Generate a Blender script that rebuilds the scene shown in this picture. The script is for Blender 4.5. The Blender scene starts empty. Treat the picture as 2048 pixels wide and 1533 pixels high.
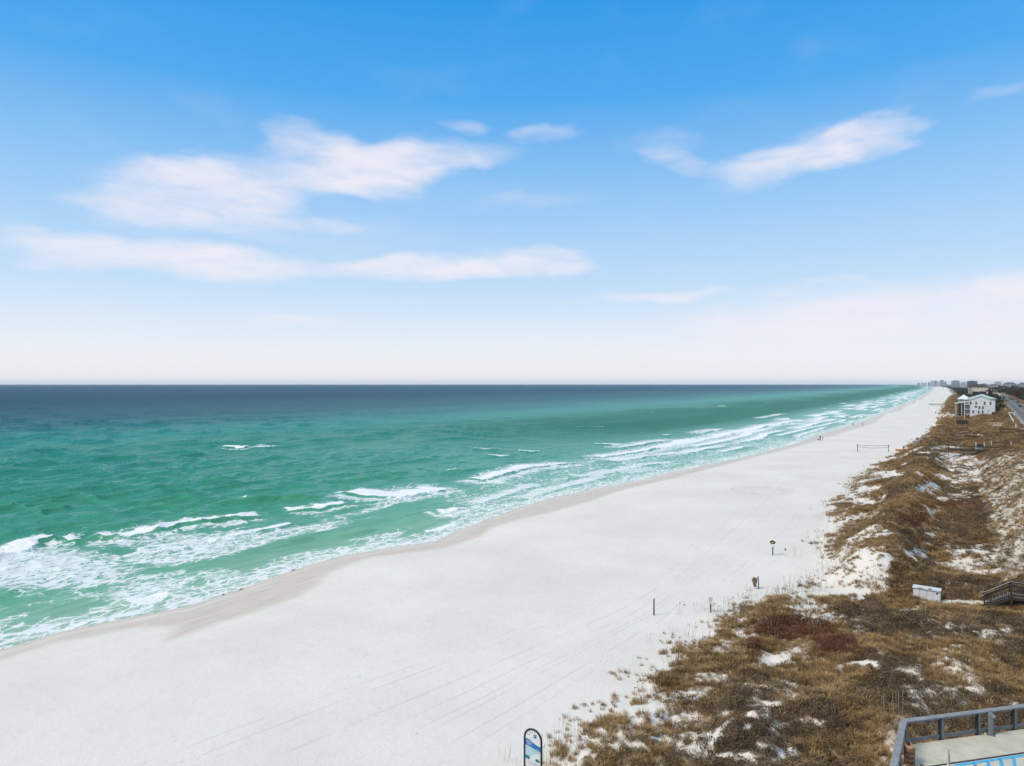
import bpy, math, random
import numpy as np
from mathutils import Vector, Matrix

random.seed(7)
RNG = np.random.default_rng(11)
R = math.radians

# ------------------------------------------------------------------ camera, sky, sun, exposure
scene = bpy.context.scene
col = scene.collection
H, F, PY0 = 20.0, 1365.0, 767.5
cam_d = bpy.data.cameras.new('camera')
cam = bpy.data.objects.new('camera', cam_d)
col.objects.link(cam)
cam.location = (0, 0, H)
cam.rotation_euler = (R(90), 0, 0)
cam_d.sensor_width = 36.0
cam_d.lens = 36.0 * F / 2048.0
cam_d.shift_y = (PY0 - 766.5) / 2048.0
cam_d.clip_end = 60000.0
cam_d.clip_start = 0.5
scene.camera = cam

SUN_AZ, SUN_EL = R(-112), R(46)
sun_d = bpy.data.lights.new('sun', 'SUN')
sun_d.energy = 2.75
sun_d.angle = R(20)
sun_d.color = (1.0, 0.86, 0.68)
sun = bpy.data.objects.new('sun', sun_d)
col.objects.link(sun)
sd = Vector((math.sin(SUN_AZ) * math.cos(SUN_EL), math.cos(SUN_AZ) * math.cos(SUN_EL), math.sin(SUN_EL)))
sun.rotation_euler = sd.to_track_quat('Z', 'Y').to_euler()
sun.location = (-60, 40, 90)

scene.view_settings.view_transform = 'Standard'
scene.view_settings.look = 'None'
scene.view_settings.gamma = 1.0
scene.view_settings.exposure = 0.0
scene.render.engine = 'CYCLES'
cy = scene.cycles
cy.use_denoising = True
cy.max_bounces = 6
cy.diffuse_bounces = 3
cy.glossy_bounces = 3
cy.transmission_bounces = 4
cy.volume_bounces = 1
cy.transparent_max_bounces = 8
cy.sample_clamp_direct = 6.0
cy.sample_clamp_indirect = 3.0
cy.caustics_reflective = False
cy.caustics_refractive = False


def lin(r, g, b):
    return tuple(((c / 255) / 12.92 if c / 255 <= 0.04045 else ((c / 255 + 0.055) / 1.055) ** 2.4) for c in (r, g, b))


class NT:
    """small helper for building node trees"""
    def __init__(self, tree):
        self.t = tree
        tree.nodes.clear()

    def n(self, typ, **kw):
        nd = self.t.nodes.new(typ)
        for k, v in kw.items():
            setattr(nd, k, v)
        return nd

    def l(self, a, b):
        self.t.links.new(a, b)

    def put(self, sock, v):
        if v is None:
            return
        if hasattr(v, 'is_linked') or isinstance(v, bpy.types.NodeSocket):
            self.l(v, sock)
        else:
            sock.default_value = v

    def m(self, op, a, b=None, c=None, clamp=False):
        nd = self.n('ShaderNodeMath', operation=op, use_clamp=clamp)
        self.put(nd.inputs[0], a)
        self.put(nd.inputs[1], b)
        if c is not None:
            self.put(nd.inputs[2], c)
        return nd.outputs[0]

    def mix(self, f, a, b, mode='MIX'):
        nd = self.n('ShaderNodeMix', data_type='RGBA', blend_type=mode)
        self.put(nd.inputs[0], f)
        self.put(nd.inputs[6], a if not isinstance(a, tuple) else (*a[:3], 1))
        self.put(nd.inputs[7], b if not isinstance(b, tuple) else (*b[:3], 1))
        return nd.outputs[2]

    def ramp(self, f, stops, interp='LINEAR'):
        nd = self.n('ShaderNodeValToRGB')
        cr = nd.color_ramp
        cr.interpolation = interp
        while len(cr.elements) < len(stops):
            cr.elements.new(0.5)
        for e, (p, c) in zip(cr.elements, stops):
            e.position = p
            e.color = (*c, 1) if isinstance(c, tuple) else (c, c, c, 1)
        self.put(nd.inputs[0], f)
        return nd.outputs[0]

    def noise(self, vec, scale, detail=4, rough=0.55, dist=0.0):
        nd = self.n('ShaderNodeTexNoise')
        if vec is not None:
            self.l(vec, nd.inputs['Vector'])
        nd.inputs['Scale'].default_value = scale
        nd.inputs['Detail'].default_value = detail
        nd.inputs['Roughness'].default_value = rough
        nd.inputs['Distortion'].default_value = dist
        return nd.outputs['Fac']

    def mapping(self, vec, scale=(1, 1, 1), loc=(0, 0, 0), rot=(0, 0, 0)):
        nd = self.n('ShaderNodeMapping')
        self.l(vec, nd.inputs[0])
        nd.inputs['Location'].default_value = loc
        nd.inputs['Rotation'].default_value = rot
        nd.inputs['Scale'].default_value = scale
        return nd.outputs[0]

    def attr(self, name):
        nd = self.n('ShaderNodeAttribute')
        nd.attribute_name = name
        return nd

    def smooth(self, v, a, b):
        nd = self.n('ShaderNodeMapRange', interpolation_type='SMOOTHSTEP')
        self.put(nd.inputs[0], v)
        nd.inputs[1].default_value = a
        nd.inputs[2].default_value = b
        return nd.outputs[0]


# clouds: direction (photo column, row) -> azimuth, elevation, half width, half height, tilt (deg), strength
def az_el(px, py):
    x, z = (px - 1024) / F, (PY0 - py) / F
    return math.atan2(x, 1), math.atan2(z, math.hypot(x, 1))


CLOUDS = [(400, 395, 175, 48, -2, 1.0), (560, 355, 210, 38, 6, .7), (690, 325, 120, 42, -18, .8), (770, 340, 150, 36, 6, 1.0),
          (650, 288, 60, 30, -20, .5), (560, 290, 50, 26, 0, .45), (880, 305, 140, 26, 2, .55), (360, 430, 190, 30, -4, .4),
          (230, 385, 110, 18, 6, .45),
          (330, 512, 260, 30, -3, 1.0), (120, 522, 120, 13, -3, .6), (60, 470, 130, 30, -8, .5), (560, 525, 130, 20, 0, .5),
          (780, 535, 130, 22, 0, .85), (960, 528, 200, 25, 1, 1.0), (1080, 525, 90, 20, 1, .6),
          (1735, 278, 100, 36, 5, 1.0), (1820, 258, 75, 14, 10, .5), (1600, 312, 160, 36, 10, .8), (1530, 330, 80, 24, 0, .5),
          (1320, 282, 80, 24, 0, .55), (1380, 322, 100, 18, -12, .6), (1100, 276, 65, 14, 0, .6), (935, 251, 55, 10, 0, .4),
          (640, 452, 90, 14, 2, .45), (700, 470, 200, 30, 2, .22), (1060, 402, 130, 14, 6, .25), (380, 303, 35, 10, 14, .25),
          (1318, 588, 110, 11, 0, .75), (612, 645, 85, 10, 0, .65), (490, 594, 80, 8, 0, .25), (1665, 566, 45, 7, 0, .4),
          (2010, 182, 60, 12, 0, .3), (1900, 625, 300, 50, 5, .62), (1760, 640, 460, 70, 4, .85), (2000, 590, 160, 40, 6, .5), (560, 470, 300, 40, 3, .25), (900, 400, 200, 30, 6, .2), (1300, 680, 400, 30, 0, .35), (40, 730, 120, 30, -10, .0)]


def build_world():
    w = bpy.data.worlds.new('World')
    scene.world = w
    w.use_nodes = True
    N = NT(w.node_tree)
    tc = N.n('ShaderNodeTexCoord').outputs['Generated']
    sep = N.n('ShaderNodeSeparateXYZ')
    N.l(tc, sep.inputs[0])
    x, y, z = sep.outputs
    el = N.m('ARCSINE', z)
    az = N.m('ARCTAN2', x, y)
    # gradient by elevation (radians / (pi/2))
    e01 = N.m('DIVIDE', N.m('MAXIMUM', el, 0.0), math.pi / 2)
    d = 90.0
    grad = N.ramp(e01, [(0.0, lin(244, 244, 247)), (2.5 / d, lin(240, 244, 250)), (4.5 / d, lin(226, 238, 251)), (8.0 / d, lin(196, 225, 252)),
                        (12.0 / d, lin(172, 213, 250)), (16.5 / d, lin(142, 197, 247)), (22.5 / d, lin(82, 172, 241)),
                        (29.5 / d, lin(46, 155, 236)), (36 / d, lin(70, 165, 235)), (52 / d, lin(196, 212, 230)), (1.0, lin(222, 227, 234))])
    sky = N.n('ShaderNodeTexSky', sky_type='NISHITA')
    sky.sun_disc = False
    sky.sun_elevation = SUN_EL
    sky.sun_rotation = SUN_AZ
    sky.altitude = 20
    sky.air_density = 1.0
    sky.dust_density = 1.5
    sky.ozone_density = 1.5
    nish = N.mix(1.0, sky.outputs[0], (0.11, 0.11, 0.11), 'MULTIPLY')
    base = N.mix(0.05, grad, nish)
    # clouds
    comb = N.n('ShaderNodeCombineXYZ')
    N.l(az, comb.inputs[0])
    N.l(N.m('MULTIPLY', el, 2.2), comb.inputs[1])
    cv = comb.outputs[0]
    nz = N.n('ShaderNodeTexNoise')
    N.l(cv, nz.inputs['Vector'])
    nz.inputs['Scale'].default_value = 8.0
    nz.inputs['Detail'].default_value = 4.0
    nz.inputs['Roughness'].default_value = 0.52
    sp = N.n('ShaderNodeSeparateColor')
    N.l(nz.outputs['Color'], sp.inputs[0])
    az2 = N.m('MULTIPLY_ADD', N.m('SUBTRACT', sp.outputs[0], 0.5), 0.16, az)
    el2 = N.m('MULTIPLY_ADD', N.m('SUBTRACT', sp.outputs[1], 0.5), 0.050, el)
    tot = None
    for (px, py, rx, ry, tilt, st) in CLOUDS:
        if st <= 0:
            continue
        a0, e0 = az_el(px, py)
        c2 = math.cos(a0) ** 2
        rxa, rya = rx / F * c2 * 1.08, ry / F * math.cos(a0) * 1.12
        ct, sn = math.cos(R(tilt)), math.sin(R(tilt))
        da = N.m('SUBTRACT', az2, a0)
        de = N.m('SUBTRACT', el2, e0)
        p = N.m('MULTIPLY_ADD', da, ct / rxa, N.m('MULTIPLY', de, sn / rxa))
        q = N.m('MULTIPLY_ADD', da, -sn / rya, N.m('MULTIPLY', de, ct / rya))
        r2 = N.m('MULTIPLY_ADD', p, p, N.m('MULTIPLY', q, q))
        v = N.m('MULTIPLY', N.m('SUBTRACT', 1.0, N.m('MULTIPLY', r2, 0.62), clamp=True), st)
        tot = v if tot is None else N.m('SUBTRACT', N.m('ADD', tot, v), N.m('MULTIPLY', tot, v))
    # streaky internal structure and thin wisps everywhere
    cs = N.mapping(cv, scale=(1.0, 2.0, 1), rot=(0, 0, R(-4)))
    st1 = N.noise(cs, 5.0, 4, 0.5, 0.4)
    cov = N.m('MULTIPLY', tot, N.m('MULTIPLY_ADD', N.smooth(st1, 0.22, 0.70), 0.50, 0.50))
    fib = N.noise(N.mapping(cv, scale=(1.0, 1.5, 1), rot=(0, 0, R(12))), 13.0, 5, 0.58, 0.6)
    cov = N.m('MULTIPLY', cov, N.m('MULTIPLY_ADD', N.smooth(fib, 0.28, 0.62), 0.30, 0.82))
    cov = N.smooth(cov, 0.0, 1.12)
    wisp = N.m('MULTIPLY', N.smooth(sp.outputs[2], 0.52, 0.85), 0.08)
    cov = N.m('MAXIMUM', cov, wisp)
    cov = N.m('MULTIPLY', cov, 0.93)
    skycol = N.mix(cov, base, lin(243, 239, 247))
    plain = N.mix(N.m('MULTIPLY', wisp, 0.93), base, lin(243, 239, 247))
    inside = N.m('MULTIPLY', N.m('LESS_THAN', N.m('ABSOLUTE', az), 1.15), N.m('MULTIPLY', N.m('LESS_THAN', el, 0.60), N.m('GREATER_THAN', el, 0.0)))
    w.cycles.sampling_method = 'NONE'
    bg = N.n('ShaderNodeBackground')
    N.l(skycol, bg.inputs[0])
    bg2 = N.n('ShaderNodeBackground')
    N.l(plain, bg2.inputs[0])
    ms = N.n('ShaderNodeMixShader')
    N.l(inside, ms.inputs[0])
    N.l(bg2.outputs[0], ms.inputs[1])
    N.l(bg.outputs[0], ms.inputs[2])
    out = N.n('ShaderNodeOutputWorld')
    N.l(ms.outputs[0], out.inputs[0])


build_world()

# ------------------------------------------------------------------ noise and terrain
def hash2(ix, iy, seed):
    h = (ix.astype(np.int64) * 374761393 + iy.astype(np.int64) * 668265263 + seed * 1442695041) & 0xFFFFFFFF
    h = ((h ^ (h >> 13)) * 1274126177) & 0xFFFFFFFF
    h = h ^ (h >> 16)
    return (h & 0xFFFFFF) / float(0xFFFFFF)


def vnoise(x, y, seed=0):
    x = np.asarray(x, float)
    y = np.asarray(y, float)
    x, y = np.broadcast_arrays(x, y)
    ix, iy = np.floor(x), np.floor(y)
    fx, fy = x - ix, y - iy
    fx = fx * fx * fx * (fx * (fx * 6 - 15) + 10)
    fy = fy * fy * fy * (fy * (fy * 6 - 15) + 10)
    a, b = hash2(ix, iy, seed), hash2(ix + 1, iy, seed)
    c, d = hash2(ix, iy + 1, seed), hash2(ix + 1, iy + 1, seed)
    return (a * (1 - fx) + b * fx) * (1 - fy) + (c * (1 - fx) + d * fx) * fy


def fbm(x, y, seed=0, octaves=4):
    v, amp, tot = 0.0, 1.0, 0.0
    x = np.asarray(x, float)
    y = np.asarray(y, float)
    for o in range(octaves):
        v = v + amp * vnoise(x, y, seed + o * 17)
        tot += amp
        amp *= 0.5
        x, y = x * 2.03 + 3.1, y * 2.03 + 1.7
    return v / tot


def sm(v, a, b):
    u = np.clip((np.asarray(v, float) - a) / (b - a), 0, 1)
    return u * u * (3 - 2 * u)


TH = R(33.0)
UX, UY = math.sin(TH), math.cos(TH)          # along the shore, away from the viewer
NX, NY = math.cos(TH), -math.sin(TH)         # inland
BEND = 5.95e-6
ROT = -TH                                    # z rotation that turns local x inland, local y along the shore
SEA_Z = -1.2


def st_of(X, Y):
    X = np.asarray(X, float)
    Y = np.asarray(Y, float)
    Xp = X + BEND * Y * Y
    return Xp * UX + Y * UY, Xp * NX + Y * NY


def xy_of(s, t):
    s = np.asarray(s, float)
    t = np.asarray(t, float)
    Xp, Y = s * UX + t * NX, s * UY + t * NY
    return Xp - BEND * Y * Y, Y


def plane(px, py, z):
    Y = (H - z) * F / (np.asarray(py, float) - PY0)
    return (np.asarray(px, float) - 1024) * Y / F, Y


def pix(X, Y, Z):
    return 1024 + X / Y * F, PY0 + (H - Z) / Y * F


def curve_from(pts, z):
    p = np.array(pts, float)
    X, Y = plane(p[:, 0], p[:, 1], z)
    s, t = st_of(X, Y)
    o = np.argsort(s)
    return s[o], t[o]


SHORE = [(0, 1301), (123, 1264), (264, 1235), (375, 1214), (480, 1179), (586, 1141), (673, 1115), (776, 1096), (868, 1084), (913, 1062),
         (988, 1035), (1036, 1016), (1114, 994), (1175, 981), (1266, 964), (1348, 944), (1442, 924), (1505, 911), (1596, 886), (1640, 869),
         (1701, 852), (1740, 838), (1798, 814), (1829, 801), (1858, 785)]
ss_, tt_ = curve_from(SHORE, SEA_Z)
ss_ = np.concatenate([[-400, -50], ss_, [3000, 20000]])
tt_ = np.concatenate([[-62, -61], tt_, [-36, -36]])


def shore_t(s):
    return np.interp(s, ss_, tt_)


TOE = [(1030, 1533), (1062, 1480), (1170, 1400), (1260, 1330), (1375, 1250), (1455, 1205), (1560, 1177), (1640, 1150), (1615, 1080), (1640, 1010), (1680, 975),
       (1740, 930), (1800, 895), (1845, 868), (1868, 842), (1876, 822), (1885, 806), (1897, 792)]
sd_, td_ = curve_from(TOE, 0.2)
sd_ = np.concatenate([[-200], sd_, [3000, 20000]])
td_ = np.concatenate([[td_[0]], td_, [2, 4]])


def toe_t(s):
    return np.interp(s, sd_, td_)


def road_t(s):
    return 27.0 + (np.asarray(s, float) - 324) * 0.0375


def terr(X, Y):
    X = np.asarray(X, float)
    Y = np.asarray(Y, float)
    s, t = st_of(X, Y)
    d = t - shore_t(s)
    e = t - toe_t(s)
    zb = np.interp(d, [-6000, -300, -30, 0, 4, 12, 22, 60], [-14, -9, -2.6, SEA_Z, -0.95, -0.35, -0.05, 0.22])
    zb = zb + 0.16 * (fbm(X / 9, Y / 9, 3, 3) - 0.5) * sm(d, 3, 14)
    far = sm(s, 68, 77)
    hum = fbm(s / 4.2, t / 3.4, 21, 4) - 0.5
    hum2 = fbm(s / 11, t / 7, 29, 3) - 0.5
    hum = hum + 0.35 * (fbm(s / 1.1, t / 1.0, 23, 2) - 0.5) * (s < 220)
    near_d = sm(e, 0, 6) * 0.6 + sm(e, 4, 24) * 0.9 + (hum * 1.5 + hum2 * 1.6) * sm(e, 0, 5)
    cx = -6.0 + 3.0 * (vnoise(s / 16, 0.3, 5) - 0.5) + np.clip((s - 200) / 900, 0, 1) * 12
    x = t - cx
    wdt = np.where(x < 0, 4.4, 2.7)
    hgt = (2.5 + 1.5 * (vnoise(s / 13, 7.3, 8) - 0.4)) * (1 - 0.45 * sm(s, 230, 420))
    ridge = hgt * np.exp(-(x / wdt) ** 2)
    back = sm(t - np.clip((s - 200) / 900, 0, 1) * 8, 2.6, 10.5) * (4.7 - 2.2 * sm(s, 175, 212) - .2 * sm(s, 212, 360))
    far_d = sm(e, 0, 5) * 0.45 + ridge * sm(e, -1, 4) + back + (hum * 0.9 + hum2 * 1.0) * sm(e, 0, 5)
    dune = near_d * (1 - far) + far_d * far
    gap = np.exp(-((s - 71.0) / 2.6) ** 2) * (1 - sm(t, 4, 9))
    dune = dune * (1 - 0.75 * gap)
    z = zb + np.maximum(dune, 0) * (e > -2)
    # level bench for the road
    rt = np.abs(t - road_t(s))
    k = (1 - sm(rt, 7, 13)) * sm(s, 250, 300)
    z = z * (1 - k) + 4.35 * k
    inl = sm(t - road_t(s), 10, 30)
    z = np.where(t > road_t(s), z * (1 - inl) + 4.0 * inl, z)
    return z


def ground(px, py, z0=0.2):
    z = z0
    for _ in range(30):
        X, Y = plane(px, py, z)
        zn = float(terr(X, Y))
        z = 0.5 * z + 0.5 * zn
    X, Y = plane(px, py, z)
    return float(X), float(Y), float(terr(X, Y))


# ------------------------------------------------------------------ mesh helpers
class MB:
    def __init__(self):
        self.v, self.f = [], []

    def add(self, verts, faces):
        o = len(self.v)
        self.v += [tuple(p) for p in verts]
        self.f += [tuple(i + o for i in q) for q in faces]
        return self

    def box(self, x0, x1, y0, y1, z0, z1):
        v = [(x, y, z) for z in (z0, z1) for y in (y0, y1) for x in (x0, x1)]
        return self.add(v, [(0, 2, 3, 1), (4, 5, 7, 6), (0, 1, 5, 4), (2, 6, 7, 3), (0, 4, 6, 2), (1, 3, 7, 5)])

    def beam(self, p, q, w, h, up=(0, 0, 1)):
        p, q, up = Vector(p), Vector(q), Vector(up)
        d = (q - p).normalized()
        if abs(d.dot(up)) > 0.98:
            up = Vector((0, 1, 0))
        a = d.cross(up).normalized() * (w / 2)
        b = a.cross(d).normalized() * (h / 2)
        v = [p - a - b, p + a - b, p + a + b, p - a + b, q - a - b, q + a - b, q + a + b, q - a + b]
        return self.add(v, [(3, 2, 1, 0), (4, 5, 6, 7), (0, 1, 5, 4), (1, 2, 6, 5), (2, 3, 7, 6), (3, 0, 4, 7)])

    def tube(self, pts, r, seg=8, caps=True, closed=False):
        pts = [Vector(p) for p in pts]
        rs = r if isinstance(r, (list, tuple)) else [r] * len(pts)
        rings, n = [], len(pts)
        prev = None
        for i, p in enumerate(pts):
            if closed:
                d = pts[(i + 1) % n] - pts[i - 1]
            else:
                d = pts[min(i + 1, n - 1)] - pts[max(i - 1, 0)]
            d.normalize()
            a = prev - d * prev.dot(d) if prev is not None else d.orthogonal()
            a.normalize()
            prev = a
            b = d.cross(a)
            rings.append([p + (a * math.cos(2 * math.pi * k / seg) + b * math.sin(2 * math.pi * k / seg)) * rs[i] for k in range(seg)])
        v = [q for rg in rings for q in rg]
        f = []
        for i in range(n if closed else n - 1):
            j = (i + 1) % n
            for k in range(seg):
                f.append((i * seg + k, i * seg + (k + 1) % seg, j * seg + (k + 1) % seg, j * seg + k))
        if caps and not closed:
            f.append(tuple(range(seg - 1, -1, -1)))
            f.append(tuple((n - 1) * seg + k for k in range(seg)))
        return self.add(v, f)

    def prism(self, outline, y0, y1):
        """outline in the xz plane, extruded along y"""
        n = len(outline)
        v = [(x, y0, z) for x, z in outline] + [(x, y1, z) for x, z in outline]
        f = [tuple(range(n)), tuple(range(2 * n - 1, n - 1, -1))]
        f += [(i, i + n, (i + 1) % n + n, (i + 1) % n) for i in range(n)]
        return self.add(v, f)

    def build(self, name, mat, parent=None, smooth=False, loc=None):
        me = bpy.data.meshes.new(name)
        me.from_pydata(self.v, [], self.f)
        me.validate()
        if smooth:
            me.polygons.foreach_set('use_smooth', [True] * len(me.polygons))
        if mat is not None:
            me.materials.append(mat)
        o = bpy.data.objects.new(name, me)
        col.objects.link(o)
        o.parent = parent
        if loc is not None:
            o.location = loc
        return o


def tag(o, label=None, cat=None, group=None, kind=None):
    if label:
        o['label'] = label
    if cat:
        o['category'] = cat
    if group:
        o['group'] = group
    if kind:
        o['kind'] = kind
    return o


def thing(name, label, cat, loc, rz=0.0, group=None):
    o = bpy.data.objects.new(name, None)
    o.empty_display_size = 0.3
    col.objects.link(o)
    o.location = loc
    o.rotation_euler = (0, 0, rz)
    return tag(o, label, cat, group)


def copy_tree(o, parent=None):
    c = o.copy()
    col.objects.link(c)
    c.parent = parent
    for ch in list(o.children):
        copy_tree(ch, c)
    return c


def copy_part(o, loc=None, rot=None):
    c = o.copy()
    col.objects.link(c)
    if loc is not None:
        c.location = loc
    if rot is not None:
        c.rotation_euler = rot
    return c


MATS = {}


def mat(name, color, rough=0.7, var=0.12, scale=3.0, metallic=0.0, bump=0.0, spec=0.4, stretch=(1, 1, 1), dirt=None):
    if name in MATS:
        return MATS[name]
    m = bpy.data.materials.new(name)
    m.use_nodes = True
    N = NT(m.node_tree)
    tc = N.n('ShaderNodeTexCoord').outputs['Object']
    vec = N.mapping(tc, scale=stretch)
    n = N.noise(vec, scale, 5, 0.6)
    dark = tuple(max(0, c * (1 - 2 * var)) for c in color)
    lite = tuple(min(1, c * (1 + 1.3 * var)) for c in color)
    c = N.ramp(n, [(0.25, dark), (0.75, lite)])
    if dirt:
        n2 = N.noise(N.mapping(tc, loc=(4, 2, 9)), scale * 0.35, 6, 0.65)
        c = N.mix(N.smooth(n2, 0.52, 0.75), c, dirt)
    b = N.n('ShaderNodeBsdfPrincipled')
    N.l(c, b.inputs['Base Color'])
    b.inputs['Roughness'].default_value = rough
    b.inputs['Metallic'].default_value = metallic
    b.inputs['Specular IOR Level'].default_value = spec
    if bump:
        bn = N.n('ShaderNodeBump')
        bn.inputs['Strength'].default_value = 0.6
        bn.inputs['Distance'].default_value = bump
        N.l(n, bn.inputs['Height'])
        N.l(bn.outputs[0], b.inputs['Normal'])
    o = N.n('ShaderNodeOutputMaterial')
    N.l(b.outputs[0], o.inputs[0])
    MATS[name] = m
    return m


def grid_object(name, X, Y, Z, keep, attrs, material):
    """rows x cols vertex grid -> mesh, keeping only the quads flagged in keep"""
    nr, nc = X.shape
    idx = np.arange(nr * nc).reshape(nr, nc)
    q = np.stack([idx[:-1, :-1], idx[:-1, 1:], idx[1:, 1:], idx[1:, :-1]], -1).reshape(-1, 4)
    q = q[keep.reshape(-1)]
    used = np.zeros(nr * nc, bool)
    used[q.reshape(-1)] = True
    remap = np.cumsum(used) - 1
    q = remap[q]
    co = np.stack([X.reshape(-1)[used], Y.reshape(-1)[used], Z.reshape(-1)[used]], -1).astype(np.float32)
    me = bpy.data.meshes.new(name)
    me.vertices.add(len(co))
    me.vertices.foreach_set('co', co.reshape(-1))
    me.loops.add(q.size)
    me.loops.foreach_set('vertex_index', q.reshape(-1).astype(np.int32))
    me.polygons.add(len(q))
    me.polygons.foreach_set('loop_start', np.arange(0, q.size, 4, dtype=np.int32))
    me.polygons.foreach_set('use_smooth', np.ones(len(q), bool))
    me.update(calc_edges=True)
    for k, v in attrs.items():
        if v.ndim == 3:
            a = me.attributes.new(k, 'FLOAT_VECTOR', 'POINT')
            a.data.foreach_set('vector', v.reshape(-1, 3)[used].astype(np.float32).reshape(-1))
        else:
            a = me.attributes.new(k, 'FLOAT', 'POINT')
            a.data.foreach_set('value', v.reshape(-1)[used].astype(np.float32))
    me.materials.append(material)
    o = bpy.data.objects.new(name, me)
    col.objects.link(o)
    return o


def fan(u_core, n_core, u_ext, n_ext, y_near, y_far, rows):
    u = np.concatenate([np.linspace(u_ext[0], u_core[0], n_ext, endpoint=False), np.linspace(*u_core, n_core),
                        np.linspace(u_core[1], u_ext[1], n_ext + 1)[1:]])
    q = np.linspace(1 / y_near, 1 / y_far, rows)
    Y = 1 / q
    Yg, ug = np.meshgrid(Y, u, indexing='ij')
    return ug * Yg, Yg


def seg_dist(X, Y, pts):
    """distance to a polyline, parameter along it, and side (positive = left of travel)"""
    best = np.full(X.shape, 1e9)
    par = np.zeros(X.shape)
    side = np.zeros(X.shape)
    L = 0.0
    tot = sum(math.dist(pts[i], pts[i + 1]) for i in range(len(pts) - 1))
    for i in range(len(pts) - 1):
        ax, ay = pts[i]
        bx, by = pts[i + 1]
        dx, dy = bx - ax, by - ay
        l2 = dx * dx + dy * dy
        k = np.clip(((X - ax) * dx + (Y - ay) * dy) / l2, 0, 1)
        ex, ey = X - (ax + k * dx), Y - (ay + k * dy)
        dd = np.hypot(ex, ey)
        sd = dx * ey - dy * ex
        u = dd < best
        best = np.where(u, dd, best)
        par = np.where(u, (L + k * math.sqrt(l2)) / tot, par)
        side = np.where(u, np.sign(sd), side)
        L += math.sqrt(l2)
    return best, par, side


def in_poly(X, Y, pts):
    ins = np.zeros(X.shape, bool)
    n = len(pts)
    j = n - 1
    for i in range(n):
        xi, yi = pts[i]
        xj, yj = pts[j]
        c = ((yi > Y) != (yj > Y)) & (X < (xj - xi) * (Y - yi) / (yj - yi + 1e-12) + xi)
        ins ^= c
        j = i
    return ins


def to_world(pts, z):
    X, Y = plane([p[0] for p in pts], [p[1] for p in pts], z)
    return list(zip(X.tolist(), Y.tolist()))


# ------------------------------------------------------------------ vegetation density (world positions, read off the photograph)
BARE = [(1660, 1184, 130, 9, .9), (1920, 1206, 62, 7, 1), (1921, 921, 62, 20, .75), (1926, 950, 48, 28, .7), (1856, 977, 24, 14, .8), (1880, 955, 24, 10, .7),
        (1924, 996, 30, 9, .7), (1945, 1126, 60, 32, .62), (1834, 1108, 28, 12, .7), (1861, 1069, 20, 9, .8), (1869, 1025, 20, 7, .8),
        (1757, 1069, 42, 10, .7), (1725, 1006, 38, 7, .9), (1746, 977, 25, 5, .9), (1775, 949, 36, 8, .9), (1680, 1050, 40, 9, .6), (1740, 1158, 50, 6, .4),
        (1447, 1299, 30, 16, .7), (1550, 1318, 34, 18, .8), (1719, 1329, 48, 9, .9), (1820, 1347, 9, 10, .8), (1952, 1378, 30, 8, .8),
        (1985, 1263, 45, 14, .6), (1724, 1220, 12, 9, .9), (1688, 1241, 65, 10, .6), (1420, 1356, 45, 13, .8), (1394, 1391, 32, 10, .8), (1306, 1413, 26, 14, .85),
        (1319, 1479, 24, 7, .9), (1429, 1474, 24, 9, .8), (1491, 1457, 16, 7, .9), (1543, 1408, 28, 6, .9), (1622, 1444, 52, 9, .75), (1464, 1512, 54, 9, .85),
        (1258, 1494, 42, 7, .85), (1990, 850, 24, 8, .8), (1950, 858, 16, 3, .7), (1936, 868, 24, 4, .7), (1900, 832, 30, 5, .7), (1958, 872, 22, 5, .8), (1895, 895, 40, 6, .85),
        (1860, 905, 30, 4, .9), (2015, 1010, 36, 50, .55), (2035, 1120, 24, 40, .6), (1985, 925, 40, 8, .5), (2030, 940, 30, 20, .5), (1870, 850, 12, 3, .9), (1600, 1215, 30, 6, .7)]
RED = [(1587, 1262, 85, 24, 1), (1670, 1295, 45, 20, .8), (1508, 1303, 14, 20, .9), (1830, 1040, 30, 14, .6), (1900, 1012, 60, 10, .5), (1245, 1480, 14, 10, .5)]
DARK = [(1925, 1062, 62, 42, 1), (1970, 1245, 90, 20, .9), (1880, 1240, 60, 16, .6), (1945, 905, 50, 6, .8), (1820, 1270, 70, 20, .5), (1500, 1430, 60, 40, .5), (1210, 1500, 60, 25, .5),
        (1700, 1240, 60, 25, .5), (1600, 1400, 40, 40, .4)]
GOLD = [(1720, 1500, 140, 30, 1), (1950, 1340, 110, 30, .8), (1820, 1190, 90, 12, .8), (1840, 1000, 30, 60, .6), (1930, 845, 90, 14, .9), (1690, 1340, 60, 20, .4)]


def blob(lst, px, py, warp=0.0, seed=0):
    v = np.zeros(np.shape(px))
    if warp:
        px = px + warp * 22 * (fbm(px / 18, py / 9, 51 + seed, 3) - 0.5)
        py = py + warp * 9 * (fbm(px / 18, py / 9, 61 + seed, 3) - 0.5)
    for (cx, cy_, rx, ry, k) in lst:
        r2 = ((px - cx) / rx) ** 2 + ((py - cy_) / ry) ** 2
        v = np.maximum(v, k * np.clip(1.35 - r2, 0, 1))
    return v


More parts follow.
